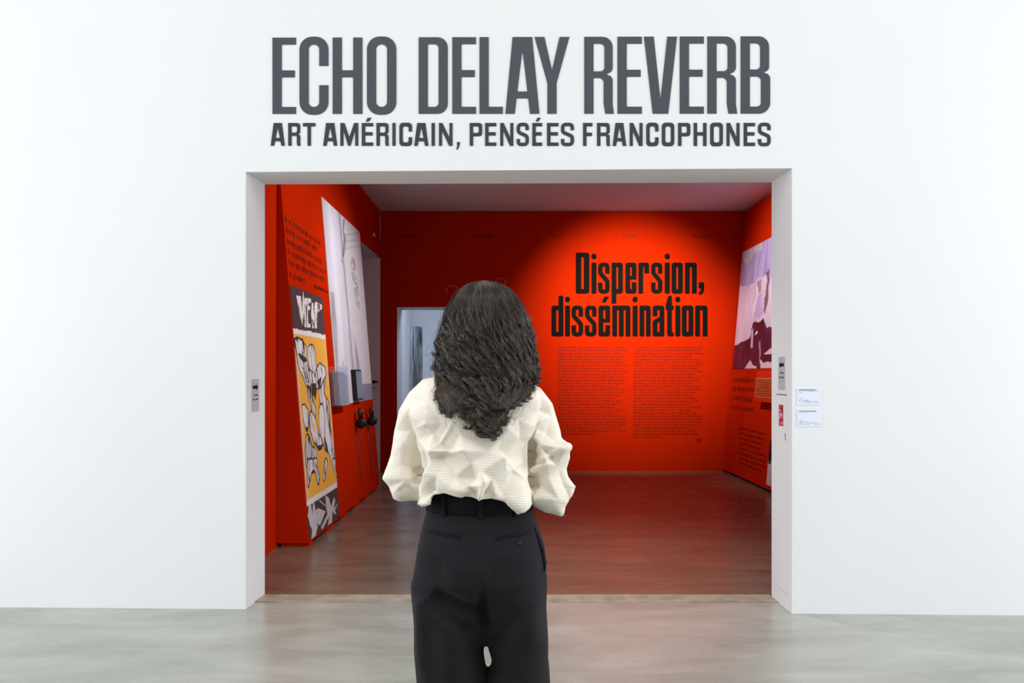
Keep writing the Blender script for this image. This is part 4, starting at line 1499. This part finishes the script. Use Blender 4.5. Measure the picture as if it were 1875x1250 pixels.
# cut the open waist: trousers stop inside the waistband
bvh_t = BVHTree.FromPolygons([tuple(c) for c in co], [tuple(p.vertices) for p in tm.polygons])
CAM = Vector((0, 0, EYE))


def hit(bvh, px, py):
    d = Vector(((px - VPX) / F, 1, (VPY - py) / F)).normalized()
    r_ = bvh.ray_cast(CAM, d)
    return (r_[0], r_[1]) if r_[0] is not None else (W(px, py, -.1), Vector((0, -1, 0)))


trousers = child('trousers', tm, M['trousers'], person)
# waistband ring
n = 56
vs, fs = [], []
prof = [(.000, .0), (.004, .0), (.004, 1.0), (.000, 1.0), (-.006, 1.0), (-.006, 0)]
for k in range(n):
    g = 2 * math.pi * k / n
    c, s_ = math.cos(g), math.sin(g)
    for (off, h) in prof:
        py = 943 - 36 * h
        l, r_ = np.interp(py, [905, 916, 943], [791, 789.5, 782]), np.interp(py, [905, 916, 943], [968, 969.5, 975])
        ry = np.interp(py, [905, 943], [.108, .1175])
        e = 2 / 2.1
        X = wx((l + r_) / 2) + ((r_ - l) / 2 * K + off) * math.copysign(abs(c) ** e, c)
        Yy = PYD - .002 + (ry + off) * math.copysign(abs(s_) ** e, s_)
        vs.append((X, Yy, wzb(py)))
m_ = len(prof)
for k in range(n):
    for j in range(m_):
        a, b2 = k * m_ + j, k * m_ + (j + 1) % m_
        c2, d2 = ((k + 1) % n) * m_ + (j + 1) % m_, ((k + 1) % n) * m_ + j
        fs.append((a, b2, c2, d2))
wbm = mesh('waistband', vs, fs, True)
bm = bmesh.new()
bm.from_mesh(wbm)
bmesh.ops.recalc_face_normals(bm, faces=bm.faces)
bm.to_mesh(wbm)
bm.free()
bvh_w = BVHTree.FromPolygons([v.co for v in wbm.vertices], [tuple(p.vertices) for p in wbm.polygons])
child('waistband', wbm, M['waistband'], trousers)
for (x, ya, yb) in ((813, 905, 944), (880, 908, 949), (945, 905, 946)):
    rows = [(y, hit(bvh_w if y < 942 else bvh_t, x, y)) for y in np.linspace(ya, yb, 6)]
    mb = MB()
    vs = []
    pv = None
    for y, (p, nn) in rows:
        hw = 4.6 * K
        side = Vector((0, 0, 1)).cross(nn).normalized()
        nn = Vector((nn.x, nn.y, 0)).normalized()
        vs += [p - side * hw + nn * .001, p + side * hw + nn * .001, p + side * hw + nn * .007, p - side * hw + nn * .007]
    fs = [(i * 4 + j, i * 4 + (j + 1) % 4, i * 4 + 4 + (j + 1) % 4, i * 4 + 4 + j) for i in range(5) for j in range(4)] + [(3, 2, 1, 0), (20, 21, 22, 23)]
    child('belt_loop', finish(mesh('belt_loop', vs, fs), bevel=.0012), M['waistband'], trousers)
for (pa, pb) in (((777, 972), (844, 986)), ((907.5, 988), (974, 975))):
    pts = [hit(bvh_t, pa[0] + (pb[0] - pa[0]) * t, pa[1] + (pb[1] - pa[1]) * t) for t in np.linspace(0, 1, 9)]
    child('welt_pocket', MB().tube([p - nn * .0008 for p, nn in pts], .0030, 6).mesh('welt_pocket', True), M['trim_thread'], trousers)
    pts = [hit(bvh_t, pa[0] + (pb[0] - pa[0]) * t, pa[1] - 4 + (pb[1] - pa[1]) * t) for t in np.linspace(0, 1, 9)]
    child('welt_pocket', MB().tube([p - nn * .0010 for p, nn in pts], .0020, 6).mesh('welt_pocket', True), M['waistband'], trousers)
p, nn = hit(bvh_t, 950.5, 994)
child('button', MB().tube([p - nn * .001, p + nn * .0018, p + nn * .003], [.0068, .0068, .0055], 16).mesh('button', False), M['button'], trousers)
# side pocket gaping at the right hip
pts = [hit(bvh_t, x, y) for x, y in ((978, 965), (985, 985), (991, 1005), (996, 1030), (996, 1045))]
child('side_pocket', MB().tube([p + nn * .001 for p, nn in pts], [.002, .005, .007, .007, .003], 8).mesh('side_pocket', True), M['trim_thread'], trousers)

# ---- blouse
mb = MB()


def resample(poly, step):
    out = []
    n = len(poly)
    for i in range(n):
        a, b2 = Vector(poly[i]), Vector(poly[(i + 1) % n])
        k = max(1, int(round((b2 - a).length / step)))
        out += [tuple(a.lerp(b2, t / k)) for t in range(k)]
    return out


def padded(poly, hem, depth, R, cy, p=2.4, tuck=.0):
    """cloth shape from its outline: swells from the side edges; the edges numbered in hem stay open-ended"""
    side = [(poly[i], poly[(i + 1) % len(poly)]) for i in range(len(poly)) if i not in hem]
    hems = [(poly[i], poly[(i + 1) % len(poly)]) for i in hem]

    def dist(segs, x, y):
        d = np.full(x.shape, 1e9)
        for (x1, y1), (x2, y2) in segs:
            ax, ay = x2 - x1, y2 - y1
            t = np.clip(((x - x1) * ax + (y - y1) * ay) / (ax * ax + ay * ay), 0, 1)
            d = np.minimum(d, np.hypot(x - x1 - t * ax, y - y1 - t * ay))
        return d
    rim = resample(poly, 4)
    xs = np.array(poly)
    gx, gy = np.meshgrid(np.arange(xs[:, 0].min(), xs[:, 0].max(), 4), np.arange(xs[:, 1].min(), xs[:, 1].max(), 4))
    ins = inside(poly, gx, gy) & (edge_dist(poly, gx, gy) > 2.0)
    P = rim + list(zip(gx[ins], gy[ins]))
    nr = len(rim)
    r_ = delaunay_2d_cdt([Vector(q_) for q_ in P], [(i, (i + 1) % nr) for i in range(nr)], [], 1, 1e-6)
    v2, e2, f2 = r_[0], r_[1], r_[2]
    x, y = np.array([q_.x for q_ in v2]), np.array([q_.y for q_ in v2])
    d = np.clip(dist(side, x, y) / R, 0, 1)
    th = depth(y) * (1 - (1 - d) ** p) ** (1 / p)
    if hems:
        th = th - tuck * np.exp(-dist(hems, x, y) / 5.0) * d ** .5
    Yb = PYD + cy - th
    X, Z = (x - VPX) / F * Yb, EYE + (VPY - y) / F * Yb
    n = len(v2)
    vs = list(zip(X, Yb, Z)) + list(zip(X, PYD + cy + th, Z))
    fs = [tuple(f)[::-1] for f in f2] + [tuple(k + n for k in f) for f in f2]
    cnt = {}
    for f in f2:
        for k in range(len(f)):
            cnt[(f[k], f[(k + 1) % len(f)])] = 1
    for (a, b2) in list(cnt):
        if (b2, a) not in cnt:
            fs.append((a, b2, b2 + n, a + n))
    mb.add(vs, fs)


torso = [(880, 676), (822, 680), (800, 687), (776, 696), (756, 718), (750, 760), (757, 800), (762, 840), (765, 872), (763, 900), (767, 921), (774, 925), (786, 920), (793, 907), (815, 903), (858, 910), (901, 911), (925, 918), (940, 928), (953, 934), (966, 929), (976, 922),
         (972, 890), (968, 850), (969, 815), (978, 790), (992, 750), (988, 716), (964, 699), (940, 685)]
padded(torso, set(range(10, 21)), lambda y: np.interp(y, [676, 690, 715, 760, 830, 890, 930], [.05, .075, .105, .126, .140, .158, .156]), 100, -.008, 2.6, .018)
padded([(790, 690), (774, 694), (748, 719), (731, 749), (721, 790), (716, 833), (704, 874), (713, 890), (722, 912), (733, 917), (764, 917), (778, 914), (782, 870), (780, 820), (782, 770), (800, 720)], set(), lambda y: np.interp(y, [690, 740, 900], [.055, .062, .062]), 36, .018, 2.2)
padded([(950, 694), (964, 697), (990, 710), (1012, 739), (1024, 780), (1028, 803), (1042, 817), (1044, 838), (1038, 858), (1040, 871), (1052, 889), (1048, 905), (1035, 927), (1031, 944), (997, 937), (976, 924), (962, 905), (956, 860), (954, 800), (960, 750), (945, 715)], set(), lambda y: np.interp(y, [690, 740, 900], [.055, .062, .066]), 40, .024, 2.2)


def sleeve(pts, rad):
    P = [Vector(p) for p in pts]
    mb.tube(P, rad, 20)
    for p, r_ in zip(P, rad):
        mb.ball(p, r_, 20)


sleeve([W(746, 880, .03), Vector((wx(765), PYD + .11, wz(884))), Vector((wx(812), PYD + .195, wz(880)))], [.046, .048, .042])
sleeve([W(1002, 888, .03), Vector((wx(985), PYD + .11, wz(888))), Vector((wx(940), PYD + .195, wz(880)))], [.05, .050, .042])
bl = finish(mb.mesh('blouse'), voxel=.0042, smooth=3)
co, no = coords(bl), normals(bl)
U, V = to_px(co)
# crumple: a folded network of creases, heights in millimetres
Q = lambda x, y: (690 + .24 * x, 660 + .24 * y)
net = [(520, 100, 0), (350, 150, 2), (240, 250, 0), (170, 370, 3), (130, 540, -2), (110, 720, 4), (60, 890, 12), (95, 960, 4), (135, 1050, 6), (240, 1085, 2), (310, 1060, -4),
       (250, 400, 9), (265, 530, -6), (380, 490, 6), (420, 560, -6), (280, 300, -2), (400, 330, 3), (480, 480, -3), (605, 435, 8), (430, 690, 14), (660, 690, 12), (545, 705, -8), (640, 560, -2), (700, 480, 2),
       (285, 600, -8), (310, 720, -16), (320, 840, -22), (325, 900, -18), (200, 640, 4), (180, 800, 0), (240, 900, 6), (160, 990, 10), (230, 960, -4),
       (400, 860, 14), (360, 960, 8), (330, 1080, 10), (410, 1010, -14), (470, 880, 6), (500, 760, -8), (430, 760, 6), (480, 720, -10), (590, 890, -6), (560, 970, 6), (650, 980, 10), (690, 960, -4), (745, 890, -14), (790, 850, 8), (740, 1030, -10),
       (800, 950, 12), (830, 1030, -8), (780, 1040, 10), (840, 1010, -10), (880, 900, 2), (720, 780, 2), (760, 600, -2), (840, 700, 4), (940, 690, -8), (960, 740, 16), (985, 760, -4), (990, 830, 4), (1000, 960, -6), (1130, 910, 8), (1060, 840, -4), (1140, 780, -10),
       (940, 600, 2), (1000, 520, 5), (1100, 470, -6), (1170, 490, 10), (1200, 560, 12), (1195, 640, -18), (1165, 700, -20), (1150, 800, -22), (1160, 900, -26), (1190, 980, -18), (1090, 600, 0),
       (1250, 380, -6), (1300, 320, 6), (1340, 420, -2), (1220, 300, 6), (1390, 500, 4), (1300, 560, -4), (1240, 640, 8), (1410, 600, 10), (1465, 660, 10), (1400, 690, 14), (1180, 830, 12), (1290, 780, 10), (1340, 740, -12), (1200, 880, -12), (1360, 790, 6), (1470, 740, 2),
       (1420, 860, -8), (1300, 880, 4), (1250, 960, -6), (1505, 960, 10), (1455, 970, -8), (1470, 1080, 4), (1380, 1050, 6), (1435, 1110, 4), (1425, 1178, 8), (1290, 1150, 4), (1200, 1030, 8), (1090, 1130, 12), (1050, 1040, 6), (980, 1080, 4), (960, 1010, -6), (900, 1040, 2),
       (1180, 1010, 12), (560, 1040, 2), (440, 1030, -6), (650, 1050, 4), (0, 0, 0), (1583, 0, 0), (0, 1250, 0), (1583, 1250, 0), (800, 100, 0), (1150, 160, 0), (790, 400, 0), (940, 420, 0), (640, 300, 2), (1060, 350, 2)]
pts2 = [Vector(Q(x, y)) for x, y, h in net]
hs = np.array([h for _, _, h in net]) * .001
res = delaunay_2d_cdt(pts2, [], [], 0, 1e-6)
vpts, tris = res[0], res[2]
orig = res[3]
hh = np.array([hs[o_[0]] if o_ else 0 for o_ in orig])
disp = np.zeros(len(co))
ang = np.zeros(len(co))
trn = np.random.default_rng(5)
pleat_seeds = [(450, 250, .15), (350, 400, .22), (200, 450, .0), (200, 700, 1.5), (200, 900, 1.3), (340, 620, 1.5), (600, 560, 1.5), (480, 830, .05), (600, 800, 1.2), (680, 880, 1.3), (760, 640, 0), (840, 780, .1), (1050, 650, -.6),
               (1080, 800, .05), (1060, 880, 1.0), (940, 1000, .1), (600, 960, .1), (1300, 400, 1.4), (1350, 560, .6), (1300, 900, .1), (1350, 1050, .15), (1420, 750, 1.2), (250, 1020, -.3)]
for tri in tris:
    a, b2, c = [vpts[i] for i in tri[:3]]
    det = (b2.y - c.y) * (a.x - c.x) + (c.x - b2.x) * (a.y - c.y)
    if abs(det) < 1e-9:
        continue
    l1 = ((b2.y - c.y) * (U - c.x) + (c.x - b2.x) * (V - c.y)) / det
    l2 = ((c.y - a.y) * (U - c.x) + (a.x - c.x) * (V - c.y)) / det
    l3 = 1 - l1 - l2
    ins = (l1 >= -1e-9) & (l2 >= -1e-9) & (l3 >= -1e-9)
    disp[ins] = l1[ins] * hh[tri[0]] + l2[ins] * hh[tri[1]] + l3[ins] * hh[tri[2]]
    cxm, cym = ((a + b2 + c) / 3 - Vector((690, 660))) / .24
    k_ = min(pleat_seeds, key=lambda q_: (q_[0] - cxm) ** 2 + (q_[1] - cym) ** 2)
    ang[ins] = k_[2] + trn.normal(0, .06)
for (p_, wd, am) in (([Q(1150, 800), Q(1270, 740), Q(1400, 680), Q(1468, 655)], 5, .010), ([Q(1170, 850), Q(1290, 790), Q(1370, 730)], 4, .007), ([Q(320, 690), Q(318, 860), Q(312, 1040)], 5, -.012), ([Q(1150, 640), Q(1152, 800), Q(1158, 920)], 5, -.012),
                     ([Q(605, 435), Q(520, 570), Q(430, 690)], 3, .004), ([Q(430, 690), Q(545, 700), Q(660, 690)], 3, .006), ([Q(790, 850), Q(830, 950), Q(775, 1040)], 4, .006), ([Q(940, 690), Q(985, 760), Q(1130, 910)], 3, .005), ([Q(265, 530), Q(400, 480)], 3, .004), ([Q(240, 950), Q(320, 900)], 3, .005)):
    disp += seg_ridge(U, V, p_, wd, am)
# fine pressed pleats: stripes whose direction changes from facet to facet
ph = (U * np.sin(ang) + V * np.cos(ang)) * 2 * math.pi / 5.2
disp = disp * 1.7 * np.clip(np.abs(no[:, 1]) * 1.7 - .15, 0, 1)
co2 = co + no * disp[:, None]
set_coords(bl, co2)
bl = finish(bl, smooth=1)
co2 = coords(bl)
bl.polygons.foreach_set('use_smooth', [True] * len(bl.polygons))
at = bl.attributes.new('pleat', 'FLOAT', 'FACE')
first = np.array([p.vertices[0] for p in bl.polygons])
at.data.foreach_set('value', ang[first].astype(np.float32))
m = mat('cream_pleated_cloth', (0.92, 0.845, 0.73, 1), 0.75, 0.2, 0.02, 30, Sheen_Weight=0.15)
nt = m.node_tree
N, L = nt.nodes, nt.links
bs = N['Principled BSDF']
ge = N.new('ShaderNodeNewGeometry')
sp = N.new('ShaderNodeSeparateXYZ')
tc = N.new('ShaderNodeTexCoord')
L.new(tc.outputs['Object'], sp.inputs[0])
aa = N.new('ShaderNodeAttribute')
aa.attribute_name = 'pleat'
def mth(op, a=None, b_=None, va=0.0, vb=0.0):
    q_ = N.new('ShaderNodeMath')
    q_.operation = op
    q_.inputs[0].default_value, q_.inputs[1].default_value = va, vb
    if a is not None:
        L.new(a, q_.inputs[0])
    if b_ is not None:
        L.new(b_, q_.inputs[1])
    return q_.outputs[0]
nz = N.new('ShaderNodeTexNoise')
nz.inputs['Scale'].default_value = 14
L.new(tc.outputs['Object'], nz.inputs['Vector'])
si, cs = mth('SINE', aa.outputs['Fac']), mth('COSINE', aa.outputs['Fac'])
wob = mth('MULTIPLY', nz.outputs['Fac'], None, vb=.012)
phs = mth('ADD', mth('ADD', mth('MULTIPLY', sp.outputs['X'], si), mth('MULTIPLY', sp.outputs['Z'], cs)), wob)
wv = mth('SINE', mth('MULTIPLY', phs, None, vb=2 * math.pi / .0064))
bp = N.new('ShaderNodeBump')
bp.inputs['Strength'].default_value = .24
bp.inputs['Distance'].default_value = .0016
L.new(wv, bp.inputs['Height'])
L.new(bp.outputs[0], bs.inputs['Normal'])
blouse = child('blouse', bl, m, person)

# ---- hair
sil = np.array([  # picture row, left edge, right edge of the hair
    (512, 880, 891), (515, 866, 906), (520, 854, 920), (530, 843, 933), (543, 835, 943), (560, 826, 952), (580, 818, 961), (600, 812, 968), (625, 807, 973), (650, 804, 976), (675, 803, 980), (700, 809, 977), (720, 812, 966), (740, 818, 955), (757, 826, 947), (775, 843, 940), (795, 859, 932)], float)
def env(z):
    py = VPY - (z - EYE) / K
    l = np.interp(py, sil[:, 0], sil[:, 1])
    r_ = np.interp(py, sil[:, 0], sil[:, 2])
    db = np.interp(py, [512, 520, 530, 545, 565, 600, 650, 700, 740, 795], [.004, .042, .068, .090, .106, .118, .128, .142, .165, .178])
    df = np.interp(py, [512, 520, 530, 545, 565, 600, 650, 700, 740, 795], [.004, .03, .05, .07, .085, .095, .09, .085, .09, .09])
    return wx((l + r_) / 2), (r_ - l) / 2 * K, db, df


def endpy(px):
    return -5 + np.interp(px, [795, 805, 815, 835, 850, 862, 875, 895, 912, 930, 948, 965, 985], [715, 738, 754, 757, 738, 772, 793, 798, 793, 778, 752, 728, 692])


# dark inner volume
secs = []
for py in (520, 530, 545, 565, 600, 640, 680, 710, 735):
    z = wz(py)
    cx, hw, db, df = env(z)
    f_ = .86
    ff = np.interp(py, [545, 560, 580], [1.06, .7, .25])
    secs.append((cx, HC.y + (df * ff - db * f_) / 2, z, hw * f_, (db * f_ + df * ff) / 2))
mb = MB()
mb.loft(secs[::-1], 28)
hv, hf = [], []
NM, NH = 27, 9
NP = NM + NH
NS = 3
strands = []


def lock(theta, rho, py_end, n, spread, amp, wl, phase, start=.0, stray=1.0, rad=.00068, drift=0.0, shade=1.0, hook=.0):
    """one lock: n strands that share a wavy guide, gather towards the tip and turn over in a hook"""
    zt_, ze = wz(512.5), wz(py_end) + hook * .9
    u = np.linspace(0, 1, NM)
    z = zt_ + (ze - zt_) * (start + (1 - start) * u ** 1.2)
    cx, hw, db, df = env(z)
    tone = math.exp(rng.normal(-.12, .55)) * shade
    k2 = rng.uniform(.8, 1.25)
    hs = rng.choice([-1.0, 1.0])
    turn = rng.uniform(2.2, 4.6)
    lift = rng.uniform(-.3, .6)
    for i in range(n):
        th = theta + drift * u + rng.normal(0, spread) * (1 - .66 * u)
        rr = rho + rng.normal(0, .018) * (1 - .5 * u)
        cc = np.cos(th)
        x = cx + hw * rr * np.sin(th)
        y = HC.y - np.where(cc > 0, db, df) * rr * cc
        grow = np.clip((u - .10) / .5, 0, 1) ** 1.2
        A_ = amp * grow * (1 + rng.normal(0, .08))
        dist = (zt_ - z)
        arc = dist / wl * 2 * math.pi * (1 + .16 * u * u) + phase + rng.normal(0, .09) + .7 * np.sin(dist * 14 * k2 + 2 * phase)
        off = A_ * np.sin(arc)
        radl = A_ * .6 * np.cos(arc + .4)
        x = x + off * np.cos(th) + radl * np.sin(th)
        y = y + off * np.sin(th) * .8 - radl * np.cos(th)
        zz = z + A_ * .15 * np.sin(arc + 1.3)
        x = x + rng.normal(0, .0010 * stray) + rng.normal(0, .0030 * stray) * u ** 2
        y = y + rng.normal(0, .0010 * stray)
        P0 = np.stack([x, y, zz], 1)
        d = P0[-1] - P0[-2]
        step = np.linalg.norm(d) + 1e-9
        d = d / step
        tl, te = th[-1], np.array([np.cos(th[-1]), np.sin(th[-1]) * .6, 0.0])
        te = te * hs + np.array([np.sin(tl), -np.cos(tl), 0]) * lift
        te = te - d * te.dot(d)
        te /= np.linalg.norm(te) + 1e-9
        if hook > 0:
            r_ = hook * rng.uniform(.85, 1.12)
            a_ = np.linspace(0, turn * rng.uniform(.8, 1.08), NH + 1)[1:]
            sh = 1 - .35 * np.linspace(0, 1, NH)
            H = P0[-1] + te * (r_ * sh * (1 - np.cos(a_)))[:, None] + d * (r_ * sh * np.sin(a_))[:, None]
        else:
            H = P0[-1] + d * (step * .12 * np.arange(1, NH + 1))[:, None]
        uu = np.linspace(0, 1, NP)
        rv = rad * (1 - .65 * uu ** 3) * np.clip(.35 + uu * 8, 0, 1)
        strands.append((np.concatenate([P0, H]), rv, tone + rng.normal(0, .15), uu))


def phase_field():
    f_ = rng.uniform(1.5, 7.0, 5)
    p_ = rng.uniform(0, 6.28, 5)
    return lambda th: float(np.sum(np.sin(th * f_ + p_)) * 1.9)


fields = [phase_field() for _ in range(5)]
# under layer
for k in range(110):
    th = rng.uniform(-2.2, 2.2)
    cx, hw, db, df = env(wz(690))
    rho = rng.uniform(.78, .88)
    px = VPX + (cx + hw * rho * math.sin(th)) / K
    pe = endpy(px) - 14 - abs(rng.normal(0, 14)) if abs(th) < 1.5 else rng.uniform(680, 735)
    lock(th, rho, pe, 16, .045, rng.uniform(.005, .009), rng.uniform(.11, .15), rng.uniform(0, 6.28), shade=.35)  # under locks coloured darker, standing in for shade deep in the hair
# outer locks
for k in range(125):
    th = rng.uniform(-1.9, 1.9)
    cx, hw, db, df = env(wz(690))
    rho = rng.uniform(.88, 1.02)
    px = VPX + (cx + hw * rho * math.sin(th)) / K
    pe = endpy(px) - abs(rng.normal(0, 30)) if abs(th) < 1.5 else rng.uniform(670, 735)
    lock(th, rho, pe, 40, .026, rng.uniform(.011, .0185), rng.uniform(.09, .13), fields[k % 5](th) + rng.normal(0, 1.3), start=rng.choice([0, 0, 0, .03, .08]), drift=rng.normal(0, .10), hook=rng.uniform(.007, .016) if rng.random() < .8 else 0)
# shorter locks that end on the way down
for k in range(80):
    th = rng.uniform(-1.8, 1.8)
    lock(th, rng.uniform(.96, 1.06), rng.uniform(640, 740), 22, .024, rng.uniform(.011, .018), rng.uniform(.08, .12), fields[k % 5](th) + rng.normal(0, 1.3), start=rng.uniform(.04, .22), drift=rng.normal(0, .12), hook=rng.uniform(.007, .014))
# hanging ends: two lobes and the long middle
for k in range(60):
    px = rng.choice([rng.uniform(808, 845), rng.uniform(862, 935), rng.uniform(862, 935), rng.uniform(925, 972)])
    pe = endpy(px) + rng.normal(0, 5)
    cx, hw, db, df = env(wz(720))
    sth = np.clip((wx(px) - cx) / hw, -.98, .98)
    lock(math.asin(sth), rng.uniform(.92, 1.03), pe, 28, .022, rng.uniform(.010, .016), rng.uniform(.08, .115), rng.uniform(0, 6.28), start=.05, hook=rng.uniform(.008, .017))
# fly-aways
for k in range(420):
    th = rng.uniform(-1.9, 1.9)
    lock(th, rng.uniform(.98, 1.10), rng.uniform(590, 775), 1, .0, rng.uniform(.006, .018), rng.uniform(.075, .13), rng.uniform(0, 6.28), start=rng.uniform(0, .4), stray=3, rad=.0004, hook=rng.choice([0, .008, .012]))
# two little loops standing off the crown
for (cx_, cy_, r_, a0, a1) in ((829, 532, 11, -.5, 3.9), (917, 517, 9, -1.6, 3.6)):
    a_ = np.linspace(a0, a1, NP)
    P = np.stack([wx(cx_ + r_ * np.cos(a_)), np.full(NP, HC.y - .03), wz(cy_ - r_ * np.sin(a_) * .8)], 1)
    strands.append((P, np.full(NP, .0005), 1.4, np.linspace(0, 1, NP)))

P = np.stack([s_[0] for s_ in strands])               # S, NP, 3
Rr = np.stack([s_[1] for s_ in strands])
# keep the hair outside the blouse's back
bvh_b = BVHTree.FromPolygons([tuple(c) for c in co2], [tuple(p.vertices) for p in bl.polygons])
gx_, gz_ = np.linspace(wx(760), wx(1010), 64), np.linspace(wz(800), wz(684), 40)
surf = np.full((40, 64), 9.0)
for j, zz in enumerate(gz_):
    for i, xx in enumerate(gx_):
        h_ = bvh_b.ray_cast(Vector((xx, 0, zz)), Vector((0, 1, 0)))
        if h_[0] is not None:
            surf[j, i] = h_[0].y
ii = np.clip(((P[..., 0] - gx_[0]) / (gx_[1] - gx_[0])).astype(int), 0, 63)
jj = np.clip(((P[..., 2] - gz_[0]) / (gz_[1] - gz_[0])).astype(int), 0, 39)
sy = np.where((P[..., 2] < wz(684)) & (P[..., 1] < PYD + .02), surf[jj, ii], 9.0)
P[..., 1] = np.where(P[..., 1] > sy - .004, sy - .003 - rng.random((len(P), 1)) * .014, P[..., 1])
T = np.gradient(P, axis=1)
T /= np.linalg.norm(T, axis=2, keepdims=True) + 1e-9
A_ = np.cross(T, np.array([.3, .9, .25]))
A_ /= np.linalg.norm(A_, axis=2, keepdims=True) + 1e-9
B_ = np.cross(T, A_)
S_ = len(P)
V3 = np.empty((S_, NP, NS, 3))
for k in range(NS):
    g = 2 * math.pi * k / NS
    V3[:, :, k] = P + (A_ * math.cos(g) + B_ * math.sin(g)) * Rr[..., None]
vid = np.arange(S_ * NP * NS).reshape(S_, NP, NS)
q0 = vid[:, :-1, :]
q1 = np.roll(q0, -1, axis=2)
q3 = vid[:, 1:, :]
q2 = np.roll(q3, -1, axis=2)
quads = np.stack([q0, q1, q2, q3], -1).reshape(-1, 4)
core_v = np.array(mb.v)
nb = S_ * NP * NS
hm = bpy.data.meshes.new('hair')
allv = np.concatenate([V3.reshape(-1, 3), core_v])
core_f = [tuple(i + nb for i in f) for f in mb.f]
loops = np.concatenate([quads.ravel(), np.array([i for f in core_f for i in f])])
tot = np.concatenate([np.full(len(quads), 4), np.array([len(f) for f in core_f])])
start = np.concatenate([[0], np.cumsum(tot)[:-1]])
hm.vertices.add(len(allv))
hm.vertices.foreach_set('co', allv.astype(np.float32).ravel())
hm.loops.add(len(loops))
hm.loops.foreach_set('vertex_index', loops.astype(np.int32))
hm.polygons.add(len(tot))
hm.polygons.foreach_set('loop_start', start.astype(np.int32))
hm.polygons.foreach_set('use_smooth', np.ones(len(tot), bool))
hm.update(calc_edges=True)
at = hm.color_attributes.new('Col', 'FLOAT_COLOR', 'POINT')
tone = np.array([s_[2] for s_ in strands]).clip(.2, 3.2)[:, None] * (1 + .35 * np.stack([s_[3] for s_ in strands]) ** 2)
cc = np.ones((len(allv), 4), np.float32)
basec = np.array([.040, .0235, .0160])
cc[:nb, :3] = (np.repeat(tone.ravel(), NS)[:, None] * basec)
cc[nb:, :3] = (.006, .0042, .0035)  # core coloured near black, painting in the shade between locks
at.data.foreach_set('color', cc.ravel())
M['hair'] = mat('dark_brown_hair', (0.03, 0.02, 0.014, 1), 0.30, 0.75, attr='Col')
child('hair', hm, M['hair'], person, kind='stuff')
